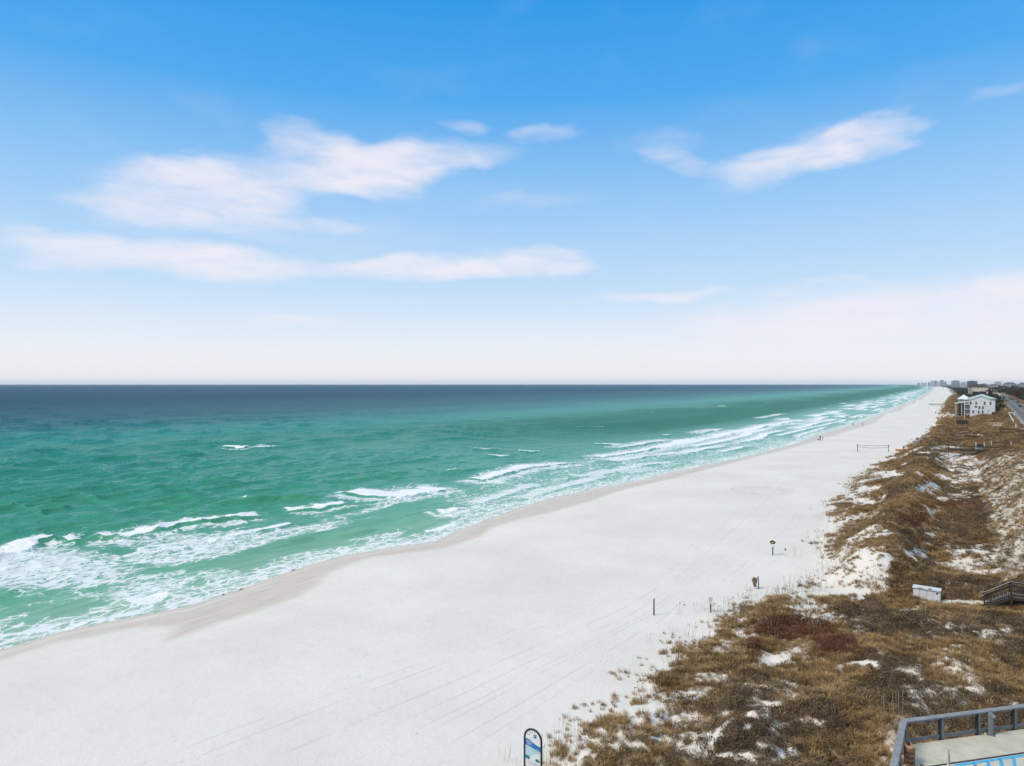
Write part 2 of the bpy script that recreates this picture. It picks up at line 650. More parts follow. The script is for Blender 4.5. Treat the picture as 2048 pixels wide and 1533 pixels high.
def veg_density(X, Y, Z):
    s, t = st_of(X, Y)
    e = t - toe_t(s)
    px, py = pix(X, Y, Z)
    wob = 3.2 * (fbm(s / 6.5, t / 5, 81, 3) - 0.5) + 1.8 * (fbm(s / 1.6, t / 1.6, 85, 2) - 0.5)
    v = np.where(s < 66, sm(e + wob, -0.4, 4.4), sm(e + wob, -0.6, 5.5))
    n = fbm(s / 2.6, t / 1.9, 91, 3)
    nb = fbm(s / 9, t / 5, 95, 3)
    v = v * (0.22 + 0.95 * sm(n * 0.6 + nb * 0.4, 0.38, 0.60))
    sp = fbm(s / 0.9, t / 0.7, 99, 2)
    v = v * (1 - 0.5 * sm(sp, .5, .62)) + 0.32 * sm(e, 3, 8) * sm(sp, .42, .6) + np.clip((s - 150) / 150, 0, 1) * 0.35 * sm(e, 2, 6)
    v = v + 0.16 * sm(e + wob, -2.5, 1.5) * sm(fbm(s / 1.3, t / 1.0, 135, 2), .52, .62)
    fr = 1 - sm(e, 4, 14)
    v = v + 0.13 * sm(e, 1, 6) * (s < 66)
    v = v * (1 - np.where(s < 62, .38, .62) * fr * sm(fbm(s / 3.5, t / 1.5, 97, 3), 0.44, 0.56))
    slope_m = sm(t, 3.2, 5.2) * sm(s, 78, 92) * (1 - sm(s, 180, 208))
    v = v * (1 - slope_m) + slope_m * (0.38 + 0.55 * sm(fbm(s / 1.4, t / .55, 131, 3), .42, .6))
    b = blob(BARE, px, py, 1.0) * (1 - .7 * slope_m)
    v = v * (1 - 0.97 * b)
    v = np.maximum(v, 0.95 * np.clip(blob(RED, px, py, .6, 3), 0, 1) * sm(e, 0, 3))
    v = np.maximum(v, 0.9 * np.clip(blob(DARK, px, py, .6, 4) - .15, 0, 1) * sm(e, 0, 3))
    v = np.where(np.abs(t - road_t(s)) < 5.5, np.where(s > 300, 0, v), v)
    return np.clip(v, 0, 1)


# ------------------------------------------------------------------ sand: beach and dunes (one ground sheet)
def sand_material():
    m = bpy.data.materials.new('white_quartz_sand')
    m.use_nodes = True
    N = NT(m.node_tree)
    st = N.attr('st').outputs['Vector']
    veg = N.attr('veg').outputs['Fac']
    wet = N.attr('wet').outputs['Fac']
    trk = N.attr('trk').outputs['Fac']
    tmask = N.attr('trkmask').outputs['Fac']
    pos = N.n('ShaderNodeNewGeometry').outputs['Position']
    n_big = N.noise(st, 0.07, 4, 0.6)
    n_mid = N.noise(st, 0.9, 5, 0.65)
    n_fine = N.noise(N.mapping(st, scale=(2.2, 5, 1)), 1.0, 4, 0.7)
    n_grain = N.noise(st, 9.0, 3, 0.7)
    dry = N.ramp(n_big, [(0.3, (0.700, 0.657, 0.580)), (0.7, (0.790, 0.750, 0.676))])
    dry = N.mix(N.m('MULTIPLY', N.smooth(n_fine, 0.60, 0.78), 0.22), dry, (0.50, 0.46, 0.40))
    dry = N.mix(N.m('MULTIPLY', N.smooth(n_grain, 0.62, 0.8), 0.25), dry, (0.46, 0.42, 0.37))
    # scattered footprints
    vf = N.n('ShaderNodeTexVoronoi', feature='F1')
    N.l(N.mapping(st, scale=(1.0, 1.5, 1)), vf.inputs['Vector'])
    vf.inputs['Scale'].default_value = 1.35
    fp = N.m('SUBTRACT', 1.0, N.m('MULTIPLY', vf.outputs['Distance'], 4.2), clamp=True)
    fp = N.m('MULTIPLY', fp, N.smooth(N.noise(st, 0.11, 4, 0.7), 0.46, 0.62))
    fp = N.m('MULTIPLY', fp, N.smooth(N.noise(st, 1.3, 2, 0.6), 0.45, 0.6))
    dry = N.mix(N.m('MULTIPLY', fp, 0.65), dry, (0.50, 0.46, 0.41))
    dry = N.mix(N.m('MULTIPLY', N.smooth(n_mid, 0.5, 0.72), 0.16), dry, (0.56, 0.52, 0.46))
    dry = N.mix(N.m('MULTIPLY', N.m('MULTIPLY', N.attr('churn').outputs['Fac'], N.smooth(N.noise(st, 1.6, 3, .6), .42, .6)), 0.5), dry, (0.42, 0.40, 0.36))
    # wheel ruts running along the beach
    rut = None
    for off, wd, k in ((-6.1, .10, .8), (-5.0, .12, .9), (-4.4, .08, .5), (-2.6, .16, 1), (-1.1, .10, .8), (0.0, .09, .9), (0.55, .13, .7), (2.0, .10, .9), (2.9, .09, .6), (4.6, .12, .9), (5.9, .10, .8), (8.2, .12, .7), (11.0, .12, .5), (12.3, .1, .5)):
        r = N.m('ABSOLUTE', N.m('SUBTRACT', trk, off))
        g = N.m('MULTIPLY', N.m('SUBTRACT', 1.0, N.m('DIVIDE', r, wd * 1.0), clamp=True), k)
        rut = g if rut is None else N.m('MAXIMUM', rut, g)
    rut = N.m('MULTIPLY', rut, tmask)
    rut = N.m('MULTIPLY', rut, N.smooth(N.noise(st, 0.16, 3, 0.6), 0.35, 0.6))
    dry = N.mix(N.m('MULTIPLY', rut, 0.32), dry, (0.48, 0.44, 0.38))
    wetc = N.ramp(N.noise(N.mapping(st, scale=(0.25, 1.2, 1)), 1.0, 4, 0.6), [(0.3, (0.57, 0.49, 0.395)), (0.7, (0.67, 0.595, 0.495))])
    dry = N.mix(N.attr('cream').outputs['Fac'], dry, N.ramp(n_mid, [(.3, (0.54, 0.49, 0.39)), (.7, (0.69, 0.635, 0.53))]))
    c = N.mix(wet, dry, wetc)
    # plant litter on the dune
    lit_n = N.noise(st, 2.6, 6, 0.72)
    lit = N.smooth(N.m('ADD', veg, N.m('MULTIPLY', N.m('SUBTRACT', lit_n, 0.5), 1.5)), 0.30, 0.75)
    litc = N.ramp(N.noise(st, 1.3, 5, 0.7), [(0.3, (0.12, 0.082, 0.044)), (0.55, (0.25, 0.17, 0.088)), (0.8, (0.35, 0.27, 0.165))])
    c = N.mix(N.m('MULTIPLY', lit, 0.93), c, litc)
    b = N.n('ShaderNodeBsdfPrincipled')
    N.l(c, b.inputs['Base Color'])
    N.l(N.m('MULTIPLY_ADD', wet, -0.45, 0.95), b.inputs['Roughness'])
    b.inputs['Specular IOR Level'].default_value = 0.25
    hgt = N.m('ADD', N.m('MULTIPLY', n_mid, 0.10), N.m('ADD', N.m('MULTIPLY', n_fine, 0.05), N.m('MULTIPLY', n_grain, 0.02)))
    hgt = N.m('MULTIPLY', hgt, N.m('SUBTRACT', 1.0, N.m('MULTIPLY', wet, 0.95)))
    hgt = N.m('SUBTRACT', hgt, N.m('MULTIPLY_ADD', rut, 0.03, N.m('MULTIPLY', fp, 0.05)))
    bn = N.n('ShaderNodeBump')
    bn.inputs['Strength'].default_value = 0.7
    bn.inputs['Distance'].default_value = 1.0
    N.l(hgt, bn.inputs['Height'])
    N.l(bn.outputs[0], b.inputs['Normal'])
    o = N.n('ShaderNodeOutputMaterial')
    N.l(b.outputs[0], o.inputs[0])
    return m


WET_LOW = [(-80, 1330), (0, 1303), (123, 1264), (264, 1235), (375, 1214), (480, 1179), (586, 1141), (673, 1115), (776, 1096), (868, 1084), (913, 1062), (988, 1035), (1036, 1016), (1114, 994), (1175, 981), (1266, 964), (1348, 944), (1442, 924), (1505, 911), (1580, 889), (1600, 872)]
WET_HIGH = [(1650, 866), (1640, 879), (1612, 888), (1540, 906), (1445, 931), (1348, 957), (1270, 974), (1240, 984), (1178, 1006), (1105, 1027), (1040, 1037), (995, 1050), (964, 1071), (878, 1098), (742, 1112), (660, 1145), (630, 1178), (600, 1196), (545, 1216), (440, 1249), (390, 1271), (334, 1288), (350, 1268), (349, 1254), (293, 1249), (117, 1280), (0, 1316), (-80, 1345)]


def build_land():
    X, Y = fan((-0.80, 0.86), 640, (-1.15, 1.5), 40, 13.0, 14500.0, 760)
    Z = terr(X, Y)
    s, t = st_of(X, Y)
    d = t - shore_t(s)
    veg = veg_density(X, Y, Z)
    far_town = sm(s, 450, 620) * sm(t - road_t(s), -6, 2)
    veg = np.maximum(veg * (s < 2500), far_town * 0.8)
    veg = np.maximum(veg, (s > 1500) * sm(t - toe_t(s), 0, 10) * 0.8)
    cream = sm(t, 3.0, 5.5) * sm(s, 76, 92) * (1 - sm(s, 185, 215))
    poly = to_world(WET_LOW + WET_HIGH, -0.8)
    ins = in_poly(X, Y, poly)
    dist, _, _ = seg_dist(X, Y, poly + [poly[0]])
    wv = 0.5 + (np.where(ins, dist, -dist) + 0.8 * (fbm(X / 2.2, Y / 2.2, 35, 3) - .5)) / 1.5
    wet = np.clip(wv, 0, 1)
    wet = np.maximum(wet, 1 - sm(d + 1.2 * (vnoise(s / 30, 2, 4) - .5), 0.6, 1.6))
    wet = np.maximum(wet, 0.85 * (1 - sm(d - 7 * vnoise(s / 45, 1, 41), 1, 3)) * (s > 290))
    # a broad swing of vehicle tracks: along the toe of the dune, splaying out towards the viewer
    path = np.interp(s, [0, 30, 55, 75, 100, 140, 200, 400], [-30, -26, -22.5, -22.5, -23.5, -26, -28, -30])
    trk = t - path + 0.35 * (fbm(s / 12, 0.1, 71, 2) - 0.5)
    spread = np.interp(s, [0, 30, 70, 100, 400], [1.5, 1.3, 0.62, 0.85, 1.0])
    trk = trk / spread
    mask = (1 - sm(s, 150, 260)) * (1 - sm(t - toe_t(s), -1.5, 0.5))
    stv = np.stack([s, t, np.zeros_like(s)], -1)
    dmax = np.maximum.reduce([d[:-1, :-1], d[1:, :-1], d[:-1, 1:], d[1:, 1:]])
    keep = dmax > -6
    # ring of churned footprints on the open beach
    cx, cy_ = plane(1521, 981, 0.0)
    a = np.arctan2(Y - cy_, X - cx)
    rr = np.hypot((X - cx) / 5.0, (Y - cy_) / 5.0)
    ring = np.exp(-((rr - 1) / 0.12) ** 2) + 0.4 * (rr < 1)
    Z = Z + 0.14 * ring * (fbm(X / 0.7, Y / 0.7, 33, 2) - 0.5)
    o = grid_object('beach', X, Y, Z, keep, {'veg': veg * (1 - .45 * cream), 'cream': cream, 'churn': np.clip(ring, 0, 1), 'wet': wet, 'trk': trk, 'trkmask': mask, 'st': stv}, sand_material())
    tag(o, 'white sand beach and low dunes running to the horizon', kind='structure')


build_land()


# ------------------------------------------------------------------ sea
# breakers read off the photograph: crest line pixels, wave height, foam behind crest (m), white strength, lace trailing (m)
BREAK = [
    ([(-60, 1133), (0, 1114), (38, 1105), (88, 1083), (126, 1076)], .7, 3.4, .95, 3.0),
    ([(158, 1079), (249, 1074), (293, 1065), (360, 1050), (440, 1041), (543, 1028)], .75, 4.6, .95, 3.0),
    ([(567, 1023), (632, 1017), (704, 1004)], .6, 4.2, .95, 2.5),
    ([(660, 985), (742, 991), (800, 996), (860, 984), (915, 975)], .5, 7.5, .95, 4.0),
    ([(926, 953), (971, 960), (1015, 946), (1060, 934), (1110, 930), (1160, 924)], .55, 4.2, 1.0, 6.0),
    ([(1135, 913), (1208, 914), (1278, 904), (1340, 892), (1398, 876)], .55, 5.0, 1.0, 7.0),
    ([(1416, 872), (1460, 868), (1500, 863), (1540, 850), (1580, 847), (1640, 850)], .5, 5.5, 1.0, 8.0),
    ([(275, 1107), (330, 1101), (384, 1093)], .45, .7, .9, 1.2),
    ([(415, 1082), (470, 1070), (527, 1060), (590, 1045)], .45, .9, .85, 1.5),
    ([(0, 1188), (60, 1172), (126, 1152)], .35, .8, .5, 2.5),
    ([(238, 1196), (278, 1206), (315, 1200), (338, 1183)], .5, 2.6, .70, .6),
    ([(125, 1252), (150, 1249), (178, 1238)], .3, .8, .8, 1.0),
    ([(404, 1158), (440, 1155), (490, 1146)], .25, 2.2, .55, 1.0),
    ([(868, 1017), (893, 1026), (930, 1014)], .4, 1.5, .95, 1.5),
    ([(851, 1062), (880, 1057), (913, 1045)], .3, 1.2, .9, 1.0),
    ([(950, 1010), (1000, 996), (1040, 980), (1090, 966)], .35, 4.0, .62, 5.0),
    ([(1040, 1000), (1090, 984), (1150, 968), (1230, 950)], .25, 5.0, .6, 3.0),
    ([(1130, 955), (1200, 950), (1290, 930), (1370, 922)], .25, 6.0, .62, 4.0),
    ([(1220, 925), (1300, 912), (1380, 905), (1470, 890)], .3, 7.0, .66, 4.0),
    ([(1400, 900), (1480, 885), (1560, 876)], .25, 6.0, .55, 3.0),
    ([(440, 896), (480, 897), (515, 895), (560, 891)], .7, 9.0, .88, 2.5),
    ([(944, 898), (1005, 899)], .5, 2.4, .62, 0.5), ([(973, 910), (1000, 913), (1026, 911)], .5, 2.8, .85, 0.5), ([(1029, 900), (1060, 903), (1087, 902)], .5, 2.4, .8, 0.5),
    ([(1187, 887), (1220, 888), (1245, 889)], .5, 3.0, 1.0, 0.5), ([(925, 938), (905, 941), (895, 943)], .4, 1.2, .8, 0.5),
    ([(488, 1001), (500, 997)], .3, .8, 1.0, 0.4), ([(126, 1077), (145, 1081), (160, 1080)], .4, 1.2, .8, 1.5), ([(704, 1004), (760, 1000), (830, 996)], .3, 1.5, .62, 2.5), ([(0, 1140), (70, 1128), (150, 1118)], .3, 1.2, .6, 2.5),
    ([(1360, 813), (1384, 813)], .5, 6, .85, 0.3), ([(1436, 812), (1454, 812)], .5, 6, .85, .3), ([(1528, 806), (1572, 806)], .5, 6, .7, .3), ([(1640, 817), (1655, 817)], .5, 5, .8, .3), ([(1150, 854), (1215, 853)], .4, 3.5, .6, .3),
    ([(1330, 870), (1344, 869)], .4, 3.0, .95, 0.3), ([(1415, 861), (1430, 862)], .4, 3.0, .95, 0.3),
]
SWELL = [([(385, 1014), (450, 1006), (520, 1000), (600, 994), (650, 990)], .95), ([(655, 960), (720, 958), (780, 950), (830, 940)], .55), ([(575, 975), (640, 970)], .5),
         ([(220, 955), (300, 948), (370, 942)], .55), ([(390, 893), (440, 895)], .6), ([(880, 946), (930, 942), (960, 936)], .5), ([(650, 1078), (700, 1068), (760, 1052)], .35),
         ([(0, 1070), (40, 1062)], .4), ([(480, 1165), (560, 1150)], .2), ([(340, 1195), (390, 1175)], .45), ([(560, 1086), (630, 1072)], .35), ([(100, 1160), (180, 1150), (250, 1148)], .3)]


def sea_material():
    m = bpy.data.materials.new('sea_water')
    m.use_nodes = True
    N = NT(m.node_tree)
    st = N.attr('st').outputs['Vector']
    d = N.attr('dist').outputs['Fac']
    foam = N.attr('foam').outputs['Fac']
    lacea = N.attr('lace').outputs['Fac']
    big = N.noise(N.mapping(st, scale=(0.35, 1.0, 1)), 0.020, 5, 0.6)
    dd = N.m('ADD', d, N.m('MULTIPLY', N.m('SUBTRACT', big, 0.5), N.m('MULTIPLY_ADD', N.m('MINIMUM', d, 400.0), 0.42, 4.0)))
    f = N.m('POWER', N.m('DIVIDE', N.m('MAXIMUM', dd, 0.0), 1000.0, clamp=True), 0.5)
    P = lambda x: math.sqrt(x / 1000)
    c = N.ramp(f, [(0.0, (0.40, 0.46, 0.34)), (P(4), (0.24, 0.43, 0.28)), (P(16), (0.115, 0.365, 0.215)), (P(45), (0.055, 0.285, 0.160)), (P(100), (0.034, 0.245, 0.150)),
                   (P(165), (0.026, 0.215, 0.145)), (P(215), (0.026, 0.240, 0.185)), (P(280), (0.014, 0.145, 0.140)), (P(380), (0.008, 0.080, 0.108)), (P(600), (0.005, 0.052, 0.094)), (1.0, (0.004, 0.046, 0.096))])
    view_dark = N.attr('view_dark').outputs['Fac']  # darker look of water viewed along the shore, painted into colour and gloss
    c = N.mix(view_dark, c, N.mix(1.0, c, (0.42, 0.60, 0.60), 'MULTIPLY'))
    patch = N.noise(N.mapping(st, scale=(0.4, 1.3, 1)), 0.11, 4, 0.6)
    c = N.mix(N.m('MULTIPLY', N.smooth(patch, 0.45, 0.7), 0.30), c, N.mix(1.0, c, (0.45, 0.62, 0.60), 'MULTIPLY'))
    # foam: solid where the attribute is high, a lacy network where it is middling
    wv = N.mapping(st, scale=(0.62, 1.25, 1))
    dis = N.n('ShaderNodeTexNoise')
    N.l(wv, dis.inputs['Vector'])
    dis.inputs['Scale'].default_value = 0.55
    dis.inputs['Detail'].default_value = 4
    vm = N.n('ShaderNodeVectorMath', operation='MULTIPLY_ADD')
    N.l(dis.outputs['Color'], vm.inputs[0])
    vm.inputs[1].default_value = (2.4, 2.4, 0)
    N.l(wv, vm.inputs[2])
    vor = N.n('ShaderNodeTexVoronoi', feature='DISTANCE_TO_EDGE')
    N.l(vm.outputs[0], vor.inputs['Vector'])
    vor.inputs['Scale'].default_value = 0.75
    cell = N.m('SUBTRACT', 1.0, N.m('MULTIPLY', vor.outputs['Distance'], 3.4), clamp=True)
    r1 = N.noise(vm.outputs[0], 1.6, 4, 0.65)
    rid = N.m('SUBTRACT', 1.0, N.m('ABSOLUTE', N.m('MULTIPLY_ADD', r1, 5.0, -2.5)), clamp=True)
    lace = N.m('MAXIMUM', N.m('MULTIPLY', cell, 0.95), N.m('MULTIPLY', rid, 0.8))
    lace = N.m('MULTIPLY', lace, N.m('MULTIPLY_ADD', N.noise(st, 0.6, 4, 0.6), 1.1, 0.35))
    spk = N.noise(N.mapping(st, scale=(1.2, 3.0, 1)), 1.7, 4, 0.7)
    fa = N.m('ADD', foam, N.m('MULTIPLY', N.m('SUBTRACT', spk, 0.5), 1.15))
    solid = N.smooth(fa, 0.48, 0.66)
    lf = N.smooth(N.m('ADD', lacea, N.m('MULTIPLY', N.m('SUBTRACT', lace, 0.58), 1.0)), 0.40, 0.62)
    lf = N.m('MULTIPLY', lf, N.smooth(lacea, 0.06, 0.3))
    ff = N.m('MAXIMUM', solid, N.m('MULTIPLY', lf, 0.88))
    haze_f = N.m('MULTIPLY', N.m('MAXIMUM', lacea, foam), 0.30)
    c = N.mix(haze_f, c, (0.36, 0.62, 0.52))
    c = N.mix(ff, c, (0.84, 0.85, 0.84))
    b = N.n('ShaderNodeBsdfDiffuse')
    N.l(c, b.inputs['Color'])
    gl = N.n('ShaderNodeBsdfGlossy')
    gl.inputs['Roughness'].default_value = 0.16
    gl.inputs['Color'].default_value = (0.56, 0.80, 0.80, 1)
    fr = N.n('ShaderNodeFresnel')
    fr.inputs['IOR'].default_value = 1.33
    cap = N.ramp(f, [(0.0, 0.55), (P(30), 0.80), (P(90), 0.72), (P(180), 0.46), (P(400), 0.33), (1.0, 0.24)])
    fac = N.m('MULTIPLY', N.m('MULTIPLY', fr.outputs[0], N.m('MULTIPLY', cap, N.m('MULTIPLY_ADD', view_dark, -0.68, 1.0))), N.m('SUBTRACT', 1.0, N.m('MULTIPLY', ff, 0.9)))
    ms = N.n('ShaderNodeMixShader')
    N.l(fac, ms.inputs[0])
    N.l(b.outputs[0], ms.inputs[1])
    N.l(gl.outputs[0], ms.inputs[2])
    # chop: short-crested ripples, longer ones offshore
    w1 = N.noise(N.mapping(st, scale=(0.42, 1.0, 1), rot=(0, 0, R(9))), 0.55, 5, 0.62, 0.4)
    w2 = N.noise(N.mapping(st, scale=(0.5, 1.0, 1), rot=(0, 0, R(-7))), 0.16, 5, 0.6, 0.4)
    w3 = N.noise(N.mapping(st, scale=(0.5, 1.0, 1), rot=(0, 0, R(14))), 0.035, 5, 0.6, 0.4)
    far = N.smooth(d, 120.0, 900.0)
    far2 = N.smooth(d, 700.0, 4000.0)
    h = N.m('ADD', N.m('MULTIPLY', w1, 0.34), N.m('MULTIPLY', w2, N.m('MULTIPLY_ADD', far, 1.6, 0.35)))
    h = N.m('ADD', h, N.m('MULTIPLY', w3, N.m('MULTIPLY', far2, 6.0)))
    h = N.m('ADD', h, N.m('MULTIPLY', ff, 0.03))
    h = N.m('MULTIPLY', h, N.smooth(d, -1.0, 22.0))
    bn = N.n('ShaderNodeBump')
    bn.inputs['Strength'].default_value = 0.8
    bn.inputs['Distance'].default_value = 1.0
    N.l(h, bn.inputs['Height'])
    for nd in (b, gl, fr):
        N.l(bn.outputs[0], nd.inputs['Normal'])
    o = N.n('ShaderNodeOutputMaterial')
    N.l(ms.outputs[0], o.inputs[0])
    return m


def build_sea():
    X, Y = fan((-0.84, 0.67), 780, (-1.35, 0.80), 40, 42.0, 14000.0, 900)
    s, t = st_of(X, Y)
    d = shore_t(s) - t
    dY = np.gradient(Y, axis=0)
    step = np.abs(dY)
    foam = np.zeros_like(X)
    lace = np.zeros_like(X)
    Z = np.zeros_like(X)
    # open-water chop, faded where the sheet is too coarse to carry it
    def fade(lmb):
        return np.clip(1.35 - step / (lmb * 0.34), 0, 1)
    off = sm(d, 8, 70)
    r1 = 1 - np.abs(2 * fbm(s / 15 + t / 90, t / 5.5, 201, 2) - 1)
    r2 = 1 - np.abs(2 * fbm(s / 2.6 - t / 50, t / 1.9, 211, 1) - 1)
    r1b = 1 - np.abs(2 * fbm(s / 5.5 + t / 70, t / 3.4, 207, 1) - 1)
    grp = 0.35 + 1.1 * fbm(s / 28, t / 16, 209, 2)
    Z += 0.75 * (r1b ** 3 - .25) * grp * fade(3.4) * (0.15 + 0.85 * off)
    r3 = 1 - np.abs(2 * fbm(s / 9 + t / 200, t / 12, 221, 1) - 1)
    Z += (0.50 * (r1 ** 2.6 - .35)) * 1.15 * fade(3.4) * (0.2 + 0.8 * off) + 0.34 * (r2 ** 2.5 - .3) * grp * fade(1.9) * (0.3 + 0.7 * off) + 1.1 * (r3 ** 3 - .25) * grp * fade(11) * sm(d, 40, 160)
    r4 = 1 - np.abs(2 * fbm(s / 14 + t / 300, t / 28, 223, 1) - 1)
    r5 = 1 - np.abs(2 * fbm(s / 26 - t / 700, t / 65, 225, 1) - 1)
    r6 = 1 - np.abs(2 * fbm(s / 50 + t / 900, t / 140, 227, 1) - 1)
    Z += 1.3 * (r4 ** 3 - .25) * grp * fade(26) * sm(d, 90, 300) + 1.9 * (r5 ** 3 - .25) * grp * fade(60) * sm(d, 300, 900) + 1.9 * (r6 ** 3 - .25) * fade(130) * sm(d, 800, 2000)
    Z += 0.03
    near = Y < 420
    def line(pts):
        return to_world(pts, SEA_Z + 0.3)
    wx = X + 1.6 * (fbm(X / 5, Y / 5, 231, 3) - 0.5) * sm(d, 0, 20)
    wy = Y + 1.6 * (fbm(X / 5, Y / 5, 241, 3) - 0.5) * sm(d, 0, 20)
    for pts, A, back, white, trail in BREAK:
        L = line(pts)
        sub = (np.abs(Y - np.mean([p[1] for p in L])) < 160)
        r = np.where(sub.any(axis=1))[0]
        sl = slice(r[0], r[-1] + 1)
        dist, par, side = seg_dist(wx[sl], wy[sl], L)
        # positive x = seaward of the crest (away from the viewer), whichever way the line was drawn
        flip = 1 if L[-1][0] > L[0][0] else -1
        x = dist * side * flip
        x = x + 0.9 * (fbm(X[sl] / 1.3, Y[sl] / 1.3, 253, 3) - 0.5)
        endf = sm(par, 0, 0.09) * (1 - sm(par, 0.91, 1.0))
        (ax, ay), (bx, by) = L[0], L[-1]
        beyond = np.where((par <= 0) | (par >= 1), np.exp(-(dist / 0.9) ** 2), 1)
        prof = np.exp(-(np.where(x < 0, x / 0.75, x / 2.6)) ** 2)
        Z[sl] += A * prof * np.maximum(endf, 0.0) * 0.7
        nz = 0.35 + 1.3 * fbm(par * 12 + pts[0][0], 0.5 + x * 0, 251, 3)
        fo = sm(x, -0.5, -0.05) * (1 - sm(x, back * nz * 0.55, back * nz * 1.25)) * white
        fo *= beyond * np.maximum(endf, .0 if A > .3 else .3)
        foam[sl] = np.maximum(foam[sl], fo)
        front = sm(x, -trail * 1.3 - 1.7, -1.6) * (1 - sm(x, -1.5, -0.7)) if trail > 1.4 else 0.0
        la = (front + sm(x, -0.2, 0.2)) * (1 - sm(x, back * 0.6, back + trail * 1.2)) * 0.62 * white * beyond * endf
        lace[sl] = np.maximum(lace[sl], la)
    for pts, A in SWELL:
        L = line(pts)
        dist, par, side = seg_dist(wx, wy, L)
        flip = 1 if L[-1][0] > L[0][0] else -1
        x = dist * side * flip
        endf = sm(par, 0, 0.25) * (1 - sm(par, 0.75, 1.0))
        Z += A * np.exp(-(np.where(x < 0, x / 0.9, x / 3.0)) ** 2) * endf
    # surf further along the shore: ranks of broken rollers
    dw = d + 5.5 * (fbm(s / 30, 0.2, 261, 3) - 0.5) + 1.6 * (fbm(s / 6, t / 6, 265, 2) - 0.5)
    gate = sm(s, 150, 230)
    for k, (dk, wk, pr) in enumerate([(4, 2.0, .40), (9, 3.0, .36), (15, 5.0, .32), (22, 6.0, .36), (30, 6.5, .42), (40, 5.0, .52), (55, 4.0, .66)]):
        a = sm(vnoise(s / (26 + 3 * k) + k * 9.3, 0.5, 271 + k), pr, pr + .16)
        wob = 4.0 * (vnoise(s / 40 + k * 3.3, 1.5, 281 + k) - 0.5)
        x = dw - dk - wob
        fo = sm(x, -0.3, 0.5) * (1 - sm(x, wk * 0.4, wk * 1.3)) * a * gate * 0.9
        foam = np.maximum(foam, fo)
        lace = np.maximum(lace, sm(x, -1, 1) * (1 - sm(x, wk, wk * 2.4)) * 0.55 * sm(a + .3, 0, 1) * gate)
        Z += 0.35 * np.exp(-(np.where(x < 0, x / 0.8, x / 2.6)) ** 2) * a * gate * np.clip(2 - Y / 300, 0.2, 1)
    # lacy foam lying in the surf zone near the viewer
    lz = sm(d, 2, 7) * (1 - sm(d, 26, 40)) * (1 - gate)
    fld = fbm(s / 13, t / 6, 291, 3)
    lace = np.maximum(lace, lz * sm(fld, 0.40, 0.62) * 0.52)
    blo = blob([(40, 1140, 270, 52, 1.15), (330, 1085, 150, 24, 1), (230, 1165, 120, 14, .7), (470, 1078, 90, 20, .8), (60, 1265, 90, 20, .7), (440, 1150, 60, 14, .9), (850, 985, 120, 16, .8), (1050, 972, 130, 30, .8), (1200, 942, 170, 24, .75), (1360, 910, 170, 20, .7), (960, 1000, 90, 18, .8), (1500, 885, 130, 14, .8), (130, 1190, 110, 10, .6)], *pix(X, Y, np.full_like(X, SEA_Z)))
    lace = np.maximum(lace, blo * 0.60 * (0.55 + 0.6 * fld))
    # thin swash edge
    sw = 1.4 + 2.4 * vnoise(s / 7, 3.3, 301) + 1.2 * vnoise(s / 2.5, 1.3, 303)
    edge = (1 - sm(d, sw * 0.35, sw)) * sm(d, -1.2, -0.6)
    foam = np.maximum(foam, edge * (0.24 + 0.45 * vnoise(s / 9, 6.3, 305)))
    lace = np.maximum(lace, (1 - sm(d, sw, sw * 2.4)) * 0.48 * (d > -1))
    # scattered whitecaps over the outer bar
    wc = fbm(s / 7, t / 2.6, 311, 2)
    capz = np.exp(-((d - 150 - 0.05 * s) / 70) ** 2) * sm(s, 120, 400)
    foam = np.maximum(foam, sm(wc, 0.90, 0.93) * capz * 0.7)
    Z = SEA_Z + Z * sm(d, -0.5, 9) + np.clip(-d, 0, 4) * 0.012
    lake = np.maximum.reduce([d[:-1, :-1], d[1:, :-1], d[:-1, 1:], d[1:, 1:]])
    keep = lake > -5
    stv = np.stack([s, t, np.zeros_like(s)], -1)
    o = grid_object('sea', X, Y, Z, keep, {'view_dark': sm(s, 130, 330) * sm(d, 32, 70) * (1 - sm(d + 60 * (fbm(s / 90, t / 30, 321, 3) - .5), 95, 215)), 'foam': np.clip(foam, 0, 1), 'lace': np.clip(lace, 0, 1), 'dist': d, 'st': stv}, sea_material())
    tag(o, 'green gulf water with white breakers turning navy blue offshore', kind='structure')


build_sea()

# ------------------------------------------------------------------ road and town behind the dunes
ASPHALT = mat('asphalt', (0.135, 0.132, 0.128), .9, .12, .6, bump=.01)
PAINT_Y = mat('road_paint_yellow', (0.55, 0.42, 0.10), .7, .15, 2)
PAINT_W = mat('road_paint_white', (0.62, 0.62, 0.60), .7, .15, 2)
KERB = mat('kerb_concrete', (0.46, 0.45, 0.42), .85, .1, 2)


def strip(name, sa, sb, o0, o1, z0, z1, m, kind=None, label=None):
    """a strip following the road between lateral offsets o0..o1"""
    b = MB()
    ss = np.linspace(sa, sb, 60)
    v = []
    for q in ss:
        for o in (o0, o1):
            x, y = xy_of(q, road_t(q) + o)
            v += [(float(x), float(y), z0), (float(x), float(y), z1)]
    f = []
    for i in range(len(ss) - 1):
        k = i * 4
        f += [(k + 1, k + 3, k + 7, k + 5), (k, k + 1, k + 5, k + 4), (k + 2, k + 6, k + 7, k + 3)]
    b.add(v, f)
    o = b.build(name, m)
    if kind:
        tag(o, label, kind=kind)
    return o


